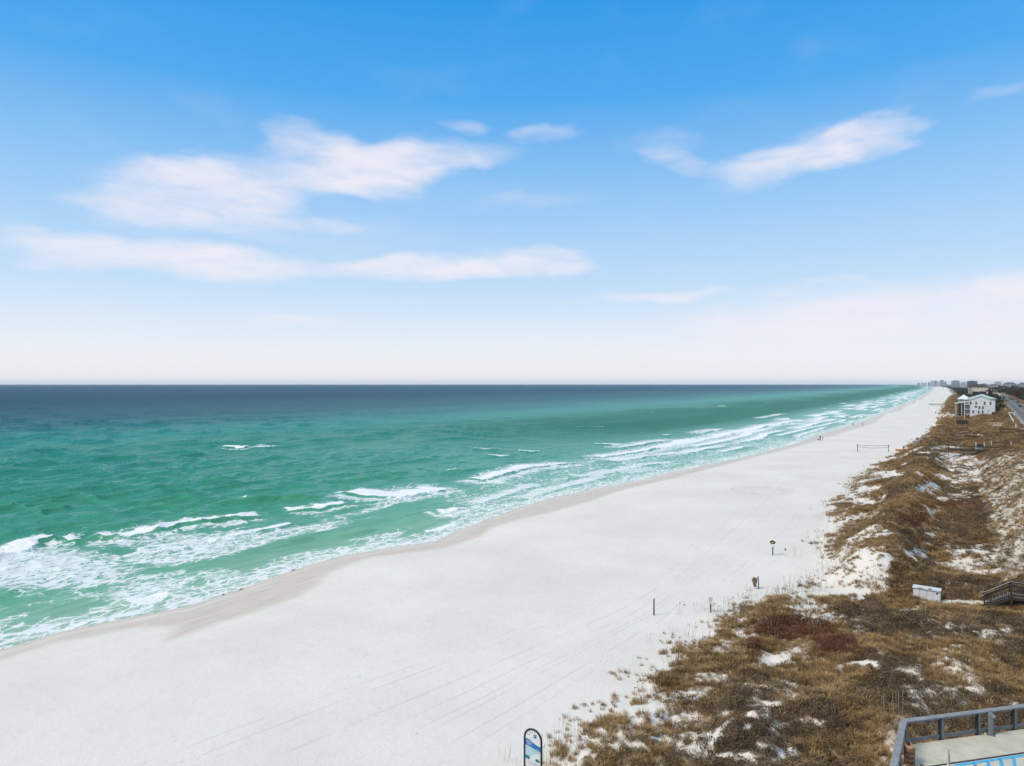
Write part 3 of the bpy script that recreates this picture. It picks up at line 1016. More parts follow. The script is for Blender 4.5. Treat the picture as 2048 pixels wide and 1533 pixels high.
road = strip('road', 285, 1150, -4.6, 4.6, 4.2, 4.46, ASPHALT, 'structure', 'grey coastal road running behind the dunes')
for nm, o0, o1, m_ in (('centre_line', -.12, .12, PAINT_Y), ('edge_line', -4.2, -4.05, PAINT_W), ('edge_line', 4.05, 4.2, PAINT_W)):
    l_ = strip(nm, 285, 1150, o0, o1, 4.461, 4.466, m_)
    l_.parent = road
pave = strip('pavement', 285, 900, -7.4, -4.9, 4.2, 4.58, KERB, 'structure', 'pale concrete footpath beside the coastal road')
strip('parking_strip', 380, 800, 4.9, 10.5, 4.2, 4.47, mat('worn_asphalt', (0.22, 0.20, 0.185), .9, .18, .3), 'structure', 'worn grey parking strip on the far side of the road')


def at_st(s, t, dz=0.0):
    x, y = xy_of(s, t)
    return float(x), float(y), float(terr(x, y)) + dz


def st_px(px, py, z):
    X, Y = plane(px, py, z)
    s, t = st_of(X, Y)
    return float(s), float(t)


WHITE_WALL = mat('white_siding', (0.66, 0.68, 0.68), .7, .05, 1.5, dirt=(0.55, 0.56, 0.54), stretch=(.3, .3, 5))
CREAM = mat('cream_stucco', (0.62, 0.57, 0.42), .8, .06, 1)
GLASS = mat('dark_glass', (0.030, 0.038, 0.042), .12, .2, .8, spec=.6)
FRAME_W = mat('white_trim', (0.72, 0.73, 0.72), .6, .05, 2)
ROOF_G = mat('pale_green_metal_roof', (0.40, 0.52, 0.45), .45, .1, .8)
ROOF_LIT = mat('lit_white_metal_roof', (0.72, 0.76, 0.74), .4, .05, .8)  # sunlit look of the seaward roof, painted in as white
ROOF_D = mat('brown_shingle_roof', (0.062, 0.050, 0.046), .9, .2, 1)
ROOF_B = mat('slate_blue_roof', (0.085, 0.105, 0.125), .85, .2, .5)
WOOD_D = mat('weathered_dark_wood', (0.048, 0.040, 0.034), .9, .2, 4, bump=.004)
WOOD_G = mat('weathered_grey_wood', (0.22, 0.20, 0.18), .9, .2, 5, bump=.004)
SCREEN = mat('dark_screen_cloth', (0.018, 0.026, 0.030), .9, .2, 1)


def window(parent, x, z, w, h, y, m=GLASS):
    """window on a wall whose outer face is at local y (facing -y)"""
    f = MB()
    t = .09
    f.box(x - w / 2 - t, x + w / 2 + t, y - .05, y + .02, z - h / 2 - t, z - h / 2)
    f.box(x - w / 2 - t, x + w / 2 + t, y - .05, y + .02, z + h / 2, z + h / 2 + t)
    f.box(x - w / 2 - t, x - w / 2, y - .05, y + .02, z - h / 2, z + h / 2)
    f.box(x + w / 2, x + w / 2 + t, y - .05, y + .02, z - h / 2, z + h / 2)
    f.box(x - w / 2, x + w / 2, y - .045, y + .02, z - .03, z + .03)
    fr = f.build('window', FRAME_W, parent)
    MB().box(x - w / 2, x + w / 2, y - .02, y + .01, z - h / 2, z + h / 2).build('pane', m, fr)
    return fr


def gable_roof(L, D, ez, rise, over, th=.22):
    """ridge along local y; returns two slopes as one MB with real thickness"""
    m = MB()
    for sgn in (-1, 1):
        x0, x1 = 0, sgn * (L / 2 + over)
        z0, z1 = ez + rise, ez - rise * over / (L / 2)
        m.add([(x0, -over, z0), (x1, -over, z1), (x1, D + over, z1), (x0, D + over, z0), (x0, -over, z0 + th), (x1, -over, z1 + th), (x1, D + over, z1 + th), (x0, D + over, z0 + th)],
              [(0, 1, 2, 3), (4, 7, 6, 5), (0, 4, 5, 1), (1, 5, 6, 2), (2, 6, 7, 3)])
    return m


def hip_roof(m, x0, x1, y0, y1, ez, rise, over=.6, th=.2):
    x0, x1, y0, y1 = x0 - over, x1 + over, y0 - over, y1 + over
    w, d = x1 - x0, y1 - y0
    k = min(w, d) / 2
    if w >= d:
        a, b = (x0 + k, (y0 + y1) / 2, ez + rise), (x1 - k, (y0 + y1) / 2, ez + rise)
        f = [(4, 5, 9, 8), (5, 6, 9), (6, 7, 8, 9), (7, 4, 8)]
    else:
        a, b = ((x0 + x1) / 2, y0 + k, ez + rise), ((x0 + x1) / 2, y1 - k, ez + rise)
        f = [(4, 5, 8), (5, 6, 9, 8), (6, 7, 9), (7, 4, 8, 9)]
    v = [(x0, y0, ez - th), (x1, y0, ez - th), (x1, y1, ez - th), (x0, y1, ez - th), (x0, y0, ez), (x1, y0, ez), (x1, y1, ez), (x0, y1, ez), a, b]
    return m.add(v, f + [(3, 2, 1, 0), (0, 1, 5, 4), (1, 2, 6, 5), (2, 3, 7, 6), (3, 0, 4, 7)])


def white_house():
    s, t = st_px(1961.5, 829.5, 3.4)
    x, y, z = at_st(s, t)
    z = 3.35
    h = thing('beach_house', 'white three-storey beach house with gable end and seaward balconies beside the dune', 'house', (x, y, z), ROT)
    W, D, E = 9.5, 13.0, 7.7
    wl = MB().prism([(-W / 2, -2.5), (W / 2, -2.5), (W / 2, E), (0, E + 2.15), (-W / 2, E)], 0, D).build('wall', WHITE_WALL, h)
    gable_roof(W, D, E + .02, 2.15, .32).build('roof', ROOF_G, h)
    for (px, py, w, hh) in ((1952.5, 806.5, .65, 1.6), (1969.5, 806.5, .65, 1.6), (1981, 806.5, .65, 1.6), (1942, 806.5, .7, 1.5), (1952, 814, 1.0, .9), (1959, 815.5, .65, 1.5), (1966, 815.5, .65, 1.5),
                            (1946.5, 824, .65, 1.5), (1957.5, 824, .65, 1.5), (1965.5, 824, .65, 1.5)):
        window(h, (px - 1961.8) / 4.5, (829.5 - py) / 3.78, w * 1.15, hh * 1.05, -.01)
    MB().box(3.0, 3.35, -.5, -.02, 2.1, 2.5).build('wall_unit', GLASS, h)
    MB().box(.9, 1.7, 3, 3.7, E + 1.6, E + 3.0).build('chimney', WHITE_WALL, h)
    for i, zz in enumerate((0.25, 2.8, 5.35)):
        b = MB()
        b.box(-W / 2 - 2.5, -W / 2 - .01, .2, D - .5, zz - .16, zz + .06)
        bb = b.build('balcony', FRAME_W, h)
        r = MB()
        r.beam((-W / 2 - 2.5, .25, zz + 1.05), (-W / 2, .25, zz + 1.05), .08, .08)
        r.beam((-W / 2 - 2.45, .25, zz + 1.05), (-W / 2 - 2.45, D - .6, zz + 1.05), .08, .08)
        r.build('railing', FRAME_W, bb)
    for yy in (.3, 4.4, 8.6, D - .6):
        MB().box(-W / 2 - 2.55, -W / 2 - 2.38, yy - .1, yy + .1, -2.5, E - .15).build('post', FRAME_W, h)
    for zz in (1.4, 4.0):
        MB().box(-W / 2 - 2.36, -W / 2 - .05, .5, .54, zz - 1.05, zz + 1.1).build('balcony_screen', mat('grey_insect_screen', (0.07, 0.085, 0.095), .6, .2, 1), h)
    MB().prism([(-W / 2 - 2.8, E - .15), (-W / 2 - .02, E + .35), (-W / 2 - .02, E + .5), (-W / 2 - 2.8, E)], .1, D - .3).build('porch_roof', ROOF_G, h)
    # skirting hedge band
    return s, t


s_wh, t_wh = white_house()


def green_house():
    s, t = s_wh + 34, t_wh - 1.2
    x, y, z = at_st(s, t)
    z = 3.0
    h = thing('beach_house', 'beach house with porch roof coloured sunlit white and pale green main roof behind the gabled house', 'house', (x, y, z), ROT)
    MB().box(-3.5, 9, 0, 12, -2.5, 8.3).build('wall', WHITE_WALL, h)
    hip_roof(MB(), -3.5, 9, 0, 12, 8.32, 2.5, .7).build('roof', ROOF_G, h)
    MB().box(-8.6, -3.52, 1.2, 11, -2.5, 5.0).build('lower_wall', WOOD_D, h)
    hip_roof(MB(), -8.6, -3.1, 1.0, 11, 8.0, 2.4, .5).build('porch_roof', ROOF_LIT, h)
    MB().prism([(-10.6, 5.2), (-3.52, 6.4), (-3.52, 6.6), (-10.6, 5.4)], .3, 11.6).build('lean_to_roof', ROOF_LIT, h)
    MB().box(-8.5, -3.54, 1.4, 10.8, 5.9, 7.7).build('upper_room', mat('pale_green_wall', (0.42, 0.50, 0.46), .7), h)
    for xx in (-7.6, -6.2, -4.8):
        window(h, xx, 7.1, .8, .9, 1.38)
    for xx in (-9.8, -7, -4.2):
        MB().box(xx - .12, xx + .12, 1.0, 1.19, -2.5, 5.2).build('post', FRAME_W, h)


green_house()


def cream_house():
    s, t = st_px(1956, 789, 4.2)
    x, y, z = at_st(s, t)
    h = thing('apartment_house', 'cream stuccoed apartment house with dark brown hipped roof and stacked balconies', 'house', (x, y, 4.0), ROT)
    k = F / y
    sx = 1.21 * k
    W = 40 / sx
    E = (789 - 773.5) / k
    MB().box(-W / 2 + 8 / sx, W / 2, 0, 16, -2, E).build('wall', CREAM, h)
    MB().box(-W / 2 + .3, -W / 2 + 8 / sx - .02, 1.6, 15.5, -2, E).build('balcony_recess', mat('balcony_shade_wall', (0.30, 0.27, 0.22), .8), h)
    hip_roof(MB(), -W / 2, W / 2, -.2, 16, E + .02, 5.2 / k, .9).build('roof', ROOF_D, h)
    for i in range(4):
        MB().box(-W / 2, -W / 2 + 8 / sx - .01, 0, 1.58, i * E / 3 - .25, i * E / 3 + (.25 if i < 3 else -.05)).build('balcony', mat('cream_trim', (0.68, 0.63, 0.52), .7), h)
    for xx in (-W / 2 + .35, -W / 2 + 4.2 / sx, -W / 2 + 7.6 / sx):
        MB().box(xx - .3, xx + .3, -.06, .5, -2, E - .05).build('post', mat('cream_trim', (0.68, 0.63, 0.52), .7), h)
    for px, py in ((1946.2, 776), (1956.6, 776), (1963.3, 776), (1968.3, 774.9), (1972.6, 776), (1946.2, 782), (1963.5, 782), (1968, 781.5)):
        window(h, (px - 1956) / sx, (789 - py) / k, .9, 1.9 if py != 774.9 else .7, -.01)
    s2, t2 = st_px(1958, 792.5, 4.0)
    x2, y2, z2 = at_st(s2 - 6, t2)
    k2 = F / y2
    g = thing('screen_wall', 'tall dark screened wall standing before the cream apartment house', 'wall', (x2, y2, 3.5), ROT)
    w2 = 28 / (1.21 * k2)
    MB().box(-w2 / 2, w2 / 2, 0, 6, 0, 9.0 / k2 + .5).build('screen', SCREEN, g)
    for q in range(6):
        xx = -w2 / 2 + q * w2 / 5
        MB().box(xx - .1, xx + .1, -.12, -.01, 0, 9.0 / k2 + .6).build('post', WOOD_D, g)


cream_house()


def small_house(px0, px1, py_base, py_eave, py_top, z, wallm, roofm, label, nwin=3, depth=10):
    s, t = st_px((px0 + px1) / 2, py_base, z)
    x, y = xy_of(s, t)
    k = F / float(y)
    sx = 1.21 * k
    W = (px1 - px0) / sx
    E = (py_base - py_eave) / k
    h = thing('house', label, 'house', (float(x), float(y), z), ROT)
    MB().box(-W / 2, W / 2, 0, depth, -2.5, E).build('wall', wallm, h)
    hip_roof(MB(), -W / 2, W / 2, 0, depth, E + .02, (py_eave - py_top) / k, .8).build('roof', roofm, h)
    for i in range(nwin):
        for lv in range(max(1, int(E / 3.2))):
            window(h, -W / 2 + (i + .5) * W / nwin, 1.6 + lv * 3.0, min(1.1, W / nwin * .4), 1.4, -.01)


TAN = mat('tan_stucco', (0.40, 0.31, 0.24), .8)
PINKISH = mat('peach_stucco', (0.55, 0.42, 0.34), .8)
GREYW = mat('pale_grey_wall', (0.48, 0.50, 0.50), .8)
GREYB = mat('blue_grey_wall', (0.26, 0.32, 0.36), .8)
TERRA = mat('terracotta_roof', (0.22, 0.12, 0.085), .85, .15, 1)
small_house(1984, 1995, 791, 783, 780.5, 4.0, TAN, ROOF_D, 'small tan house half hidden among trees left of the road', 2, 9)
small_house(2021, 2042, 781, 775.3, 771, 4.0, GREYW, ROOF_D, 'grey house with broad dark hipped roof above the trees right of the road', 4, 16)
small_house(2041, 2062, 795, 785, 781, 4.2, WHITE_WALL, ROOF_B, 'white house cut off by the right edge above the road', 4, 12)
small_house(2000, 2020, 780, 775.3, 772.5, 4.0, PINKISH, TERRA, 'peach house with terracotta roof beyond the trees', 3, 12)
small_house(1960, 1977, 775.5, 771.2, 767.5, 4.0, GREYB, ROOF_B, 'long blue-grey roofed house right behind the cream apartments', 4, 20)
small_house(1978, 1998, 775.5, 771.5, 768.5, 4.0, GREYB, ROOF_B, 'low blue-grey house with slate roof beneath the pale far block', 4, 20)
small_house(2007, 2033, 775, 768.5, 765, 4.0, GREYB, ROOF_B, 'broad slate-roofed house on the skyline right of the pale block', 5, 25)
small_house(2036, 2060, 775, 769, 765.6, 4.0, GREYB, ROOF_B, 'slate-roofed house on the skyline at the right edge', 4, 25)

# towers along the far shore: pixel columns, roof row, distance
TOWER = [(1834, 1840, 766.0, 5400, 0, 'pale low tower farthest left on the hazy skyline'), (1842, 1846, 765.2, 5300, 0, 'narrow pale tower second from left on the hazy skyline'),
         (1847, 1853, 765.8, 5200, 0, 'pale squat tower just left of the blue-grey tower cluster'),
         (1855.5, 1860.6, 764.8, 4200, 1, 'lowest left tower of the blue-grey beachfront cluster'), (1861, 1866.5, 762.0, 4150, 0, 'pale-fronted tower left in the blue-grey beachfront cluster'),
         (1867, 1874, 761.4, 4100, 1, 'broad flat-topped tower in the middle of the beachfront cluster'), (1874.5, 1879, 763.4, 4050, 0, 'low pale link tower in the middle of the beachfront cluster'),
         (1879.5, 1887.5, 760.2, 4000, 1, 'tallest tower of the beachfront cluster with stepped top'), (1888, 1893, 763.4, 3950, 1, 'right end tower of the beachfront cluster'),
         (1902.5, 1919.5, 761.2, 2600, 1, 'wide blue-grey tower block standing alone behind the dune'), (1921, 1933, 764.0, 2500, 0, 'pale mid-height block between the two wide tower blocks'),
         (1934, 1955, 761.6, 2250, 2, 'dark slate-blue wide block above the cream apartment roof'), (1989, 2003, 763.2, 4300, 0, 'very pale distant block above the slate roofs')]
TM = [mat('tower_pale', (0.42, 0.45, 0.47), .8, .06, .05), mat('tower_blue_grey', (0.20, 0.27, 0.32), .8, .08, .05), mat('tower_slate', (0.075, 0.12, 0.17), .8, .1, .05)]
TB = mat('tower_balcony', (0.50, 0.53, 0.55), .8, .05, .05)
for (p0, p1, pt, Yd, mi, lb) in TOWER:
    xc = ((p0 + p1) / 2 - 1024) / F * Yd
    k = F / Yd
    W = (p1 - p0) / (1.21 * k)
    ztop = H + (PY0 - pt) / k
    h = thing('apartment_tower', lb, 'tower', (xc, Yd, 2.0), ROT, 'apartment towers on the far skyline')
    Ht = ztop - 2.0
    MB().box(-W / 2, W / 2, 0, 18, -2, Ht * .95).build('wall', TM[mi], h)
    MB().box(-W * .22, W * .18, 4, 14, Ht * .95 + .01, Ht).build('roof_house', TM[mi], h)
    nst = max(2, int(W / 7))
    for i in range(nst):
        xx = -W / 2 + (i + .5) * W / nst
        st_ = MB()
        nf = max(4, int(Ht / 3.1))
        for q in range(nf):
            st_.box(xx - W / nst * .27, xx + W / nst * .27, -1.5, -.02, (q + .2) * Ht * .95 / nf, (q + .55) * Ht * .95 / nf)
        st_.build('balcony_stack', TB if mi != 2 else TM[1], h)

# ------------------------------------------------------------------ trees
LEAF = []
for nm, c0, c1 in (('leaf_dark_green', (0.022, 0.032, 0.014), (0.052, 0.062, 0.026)), ('leaf_olive', (0.040, 0.040, 0.016), (0.085, 0.075, 0.030)), ('leaf_brown', (0.045, 0.032, 0.020), (0.10, 0.070, 0.042)), ('leaf_bright', (0.10, 0.12, 0.03), (0.24, 0.24, 0.07))):
    m = bpy.data.materials.new(nm)
    m.use_nodes = True
    N = NT(m.node_tree)
    tc = N.n('ShaderNodeTexCoord').outputs['Object']
    b = N.n('ShaderNodeBsdfPrincipled')
    N.l(N.ramp(N.noise(tc, 1.4, 3, .7), [(.3, c0), (.7, c1)]), b.inputs['Base Color'])
    b.inputs['Roughness'].default_value = .75
    b.inputs['Specular IOR Level'].default_value = .2
    o = N.n('ShaderNodeOutputMaterial')
    N.l(b.outputs[0], o.inputs[0])
    LEAF.append(m)
BARK = mat('bark', (0.09, 0.07, 0.055), .9, .2, 4)


def crown_mesh(seed, n=420, rx=2.6, rz=2.0, cz=3.6, leaf=.42):
    rg = np.random.default_rng(seed)
    lobes = rg.normal(0, .5, (9, 3)) * [rx, rx, rz] * .9
    b = MB()
    for i in range(n):
        c = lobes[rg.integers(9)] + rg.normal(0, .34, 3) * [rx, rx, rz] * .62
        c = c + [0, 0, cz]
        if c[2] < .25:
            continue
        a = rg.normal(0, 1, 3)
        a /= np.linalg.norm(a)
        u = np.cross(a, rg.normal(0, 1, 3))
        u /= np.linalg.norm(u) + 1e-9
        w = np.cross(a, u)
        L = leaf * rg.uniform(.6, 1.5)
        b.add([c - u * L, c + w * L * .55, c + u * L, c - w * L * .55], [(0, 1, 2, 3)])
    return b


def tree_proto(kind, seed):
    root = thing('tree', 'x', 'tree', (0, 0, -100))
    tr = MB()
    tr.tube([(0, 0, -.6), (.08, .05, 1.2), (.02, -.06, 2.4), (.15, .1, 3.8)], [.2, .16, .13, .06], 7)
    for k in range(4):
        a = k * 1.7 + seed
        tr.tube([(.03, 0, 1.7 + .3 * k), (.8 * math.cos(a), .8 * math.sin(a), 2.7 + .3 * k), (1.4 * math.cos(a), 1.4 * math.sin(a), 3.2 + .35 * k)], [.08, .05, .02], 5)
    tr.build('trunk', BARK, root)
    crown_mesh(seed).build('crown', LEAF[kind], root)
    return root


protos = [tree_proto(0, 3), tree_proto(1, 5), tree_proto(2, 9)]
TREES = [(1976, 797, 1.1, 1), (1982, 799, 1.25, 0), (1988, 796, 1.2, 1), (1994, 803, 1.3, 0), (1999, 810, 1.1, 0), (1990, 812, 1.1, 1), (2004, 818, .7, 1), (1996, 819, .8, 1), (1988, 818, .8, 2),
         (1979, 791, 1.3, 2), (1984, 789, 1.4, 1), (1998, 789.5, 1.4, 0), (2006, 788.5, 1.4, 0), (2013, 789, 1.5, 0), (2020, 790.5, 1.5, 2), (2026, 791, 1.5, 1), (2033, 792, 1.5, 2), (2040, 793, 1.4, 0),
         (2003, 784, 1.6, 0), (2010, 784, 1.6, 1), (2018, 785, 1.6, 0), (2027, 785.5, 1.7, 0), (2035, 787, 1.6, 2), (2046, 788, 1.6, 0), (2036, 800, 1.3, 2), (2043, 803, 1.3, 2), (2038, 796, 1.5, 2), (2047, 798, 1.5, 0),
         (1979, 784, 1.7, 0), (1990, 782.5, 1.9, 1), (2000, 781, 2, 0), (2012, 781.5, 2, 2), (2024, 782.5, 2, 0), (2038, 783, 2, 1)]
tl = {0: 'dark green rounded tree in the wooded strip along the road', 1: 'olive green rounded tree in the wooded strip along the road', 2: 'brownish bare-looking tree in the wooded strip along the road'}
for i, (px, py, sc, kd) in enumerate(TREES):
    s, t = st_px(px, py, 4.2)
    x, y = xy_of(s, t)
    o = copy_tree(protos[kd])
    tag(o, tl[kd], 'tree', 'trees along the road, ' + ('dark green', 'olive', 'brown')[kd])
    o.location = (float(x), float(y), 4.1)
    o.rotation_euler = (0, 0, i * 1.93)
    o.scale = (sc * random.uniform(.9, 1.25), sc * random.uniform(.9, 1.25), sc * random.uniform(.75, 1.0))
for p in protos:
    for ch in list(p.children):
        bpy.data.objects.remove(ch)
    bpy.data.objects.remove(p)

# ------------------------------------------------------------------ dune vegetation (uncountable: stuff)
def veg_material(name, stops, patch=None):
    m = bpy.data.materials.new(name)
    m.use_nodes = True
    N = NT(m.node_tree)
    oi = N.n('ShaderNodeObjectInfo')
    pos = oi.outputs['Location']
    pn = N.noise(pos, 0.33, 4, .65)
    f = N.m('MULTIPLY_ADD', oi.outputs['Random'], .55, N.m('MULTIPLY_ADD', pn, 1.3, -.42))
    c = N.ramp(f, stops)
    b = N.n('ShaderNodeBsdfPrincipled')
    N.l(c, b.inputs['Base Color'])
    b.inputs['Roughness'].default_value = .8
    b.inputs['Specular IOR Level'].default_value = .15
    o = N.n('ShaderNodeOutputMaterial')
    N.l(b.outputs[0], o.inputs[0])
    return m


GRASS_M = veg_material('dry_dune_grass', [(0.1, (0.1532, 0.0949, 0.0448)), (0.4, (0.2872, 0.1778, 0.0728)), (0.65, (0.3956, 0.2569, 0.1092)), (0.95, (0.5616, 0.415, 0.217))])
SHRUB_M = veg_material('dark_dune_scrub', [(0.1, (0.0841, 0.0632, 0.0377)), (0.5, (0.1613, 0.1148, 0.0667)), (0.9, (0.2805, 0.2081, 0.1276))])
RED_M = veg_material('rusty_dune_scrub', [(0.1, (0.1105, 0.0494, 0.0286)), (0.6, (0.195, 0.0884, 0.0494)), (0.9, (0.26, 0.143, 0.078))])
STALK_M = veg_material('sea_oat_stalk', [(.1, (0.26, 0.21, 0.14)), (.9, (0.48, 0.42, 0.31))])
TAN_M = veg_material('pale_slope_grass', [(0.1, (0.2347, 0.1851, 0.1138)), (0.5, (0.3841, 0.3158, 0.2087)), (0.9, (0.5122, 0.4356, 0.3162))])


def blade_tuft(seed, n, hgt, spread, wid, lean):
    rg = np.random.default_rng(seed)
    b = MB()
    for i in range(n):
        a = rg.uniform(0, 2 * math.pi)
        r = spread * math.sqrt(rg.uniform(0, 1)) * .6
        x, y = r * math.cos(a), r * math.sin(a)
        h = hgt * rg.uniform(.45, 1.15)
        la = a + rg.normal(0, .7)
        l1, l2 = lean * h * rg.uniform(.1, .5), lean * h * rg.uniform(.5, 1.5)
        px_, py_ = -math.sin(la) * wid * rg.uniform(.6, 1.3), math.cos(la) * wid
        p1 = (x + l1 * math.cos(la), y + l1 * math.sin(la), h * .6)
        p2 = (x + l2 * math.cos(la), y + l2 * math.sin(la), h * rg.uniform(.82, 1.0))
        b.add([(x - px_, y - py_, -.05), (x + px_, y + py_, -.05), (p1[0] + px_ * .8, p1[1] + py_ * .8, p1[2]), (p1[0] - px_ * .8, p1[1] - py_ * .8, p1[2]), p2], [(0, 1, 2, 3), (3, 2, 4)])
    return b


def scrub_tuft(seed, n, rad, hgt, leaf):
    rg = np.random.default_rng(seed)
    b = MB()
    for i in range(n):
        a = rg.uniform(0, 2 * math.pi)
        r = rad * math.sqrt(rg.uniform(0, 1))
        z = hgt * (1 - (r / rad) ** 2 * .8) * rg.uniform(.2, 1.05)
        c = np.array([r * math.cos(a), r * math.sin(a), z])
        u = rg.normal(0, 1, 3)
        u[2] = abs(u[2]) + .4
        u /= np.linalg.norm(u)
        w = np.cross(u, rg.normal(0, 1, 3))
        w /= np.linalg.norm(w) + 1e-9
        L = leaf * rg.uniform(.6, 1.5)
        b.add([c - u * L, c + w * L * .35, c + u * L, c - w * L * .35], [(0, 1, 2, 3)])
    for i in range(7):
        a = rg.uniform(0, 6.28)
        r = rad * rg.uniform(.4, .9)
        b.add([(-.012, 0, -.05), (.012, 0, -.05), (r * math.cos(a), r * math.sin(a), hgt * .9)], [(0, 1, 2)])
    return b


def stalk_tuft(seed, n):
    rg = np.random.default_rng(seed)
    b = MB()
    for i in range(n):
        x, y = rg.normal(0, .28, 2)
        h = rg.uniform(.7, 1.35)
        lx, ly = rg.normal(0, .07, 2)
        w = .0075
        top = (x + lx, y + ly, h)
        b.add([(x - w, y, -.05), (x + w, y, -.05), (top[0] + w, top[1], h), (top[0] - w, top[1], h)], [(0, 1, 2, 3)])
        b.add([(x, y - w, -.05), (x, y + w, -.05), (top[0], top[1] + w, h), (top[0], top[1] - w, h)], [(0, 1, 2, 3)])
        if rg.uniform() < .6:
            b.add([top, (top[0] + .05 + lx, top[1], h - .09), (top[0] + .10 + lx * 2, top[1] + .02, h - .24), (top[0] + .01, top[1], h - .1)], [(0, 1, 2, 3)])
    return b


def scatter(name, label, cat, builders, material, P, rot, scl):
    """one object whose modifier sets copies of a few tufts on its points"""
    c = bpy.data.collections.new(name + '_source')
    for k, b in enumerate(builders):
        me = bpy.data.meshes.new(name + '_tuft')
        me.from_pydata(b.v, [], b.f)
        me.materials.append(material)
        o = bpy.data.objects.new('%s_tuft_%d' % (name, k), me)
        c.objects.link(o)
    me = bpy.data.meshes.new(name)
    me.vertices.add(len(P))
    me.vertices.foreach_set('co', P.astype(np.float32).reshape(-1))
    a = me.attributes.new('rot', 'FLOAT_VECTOR', 'POINT')
    a.data.foreach_set('vector', rot.astype(np.float32).reshape(-1))
    a = me.attributes.new('scl', 'FLOAT_VECTOR', 'POINT')
    a.data.foreach_set('vector', scl.astype(np.float32).reshape(-1))
    a = me.attributes.new('idx', 'INT', 'POINT')
    a.data.foreach_set('value', RNG.integers(0, len(builders), len(P)).astype(np.int32))
    me.update()
    o = bpy.data.objects.new(name, me)
    col.objects.link(o)
    g = bpy.data.node_groups.new(name + '_nodes', 'GeometryNodeTree')
    g.interface.new_socket('Geometry', in_out='INPUT', socket_type='NodeSocketGeometry')
    g.interface.new_socket('Geometry', in_out='OUTPUT', socket_type='NodeSocketGeometry')
    gi, go = g.nodes.new('NodeGroupInput'), g.nodes.new('NodeGroupOutput')
    ip = g.nodes.new('GeometryNodeInstanceOnPoints')
    ci = g.nodes.new('GeometryNodeCollectionInfo')
    ci.inputs[0].default_value = c
    ci.inputs[1].default_value = True
    ci.inputs[2].default_value = True
    def na(n, ty):
        x = g.nodes.new('GeometryNodeInputNamedAttribute')
        x.data_type = ty
        x.inputs[0].default_value = n
        return x.outputs[0]
    L = g.links.new
    L(gi.outputs[0], ip.inputs['Points'])
    L(ci.outputs[0], ip.inputs['Instance'])
    ip.inputs['Pick Instance'].default_value = True
    L(na('idx', 'INT'), ip.inputs['Instance Index'])
    er = g.nodes.new('FunctionNodeEulerToRotation')
    L(na('rot', 'FLOAT_VECTOR'), er.inputs[0])
    L(er.outputs[0], ip.inputs['Rotation'])
    L(na('scl', 'FLOAT_VECTOR'), ip.inputs['Scale'])
    L(ip.outputs[0], go.inputs[0])
    md = o.modifiers.new('scatter', 'NODES')
    md.node_group = g
    return tag(o, label, cat, kind='stuff')


def sample(n, s0, s1, t0, t1):
    s = RNG.uniform(s0, s1, n)
    t = RNG.uniform(t0, t1, n)
    X, Y = xy_of(s, t)
    ok = (Y > 18) & (X / Y < 1.2) & (X / Y > -.2)
    X, Y, s, t = X[ok], Y[ok], s[ok], t[ok]
    return X, Y, terr(X, Y), s, t


def veg_fields(X, Y, Z):
    px, py = pix(X, Y, Z)
    return blob(RED, px, py, .6, 3), blob(DARK, px, py, .6, 4), blob(GOLD, px, py, .8, 5)


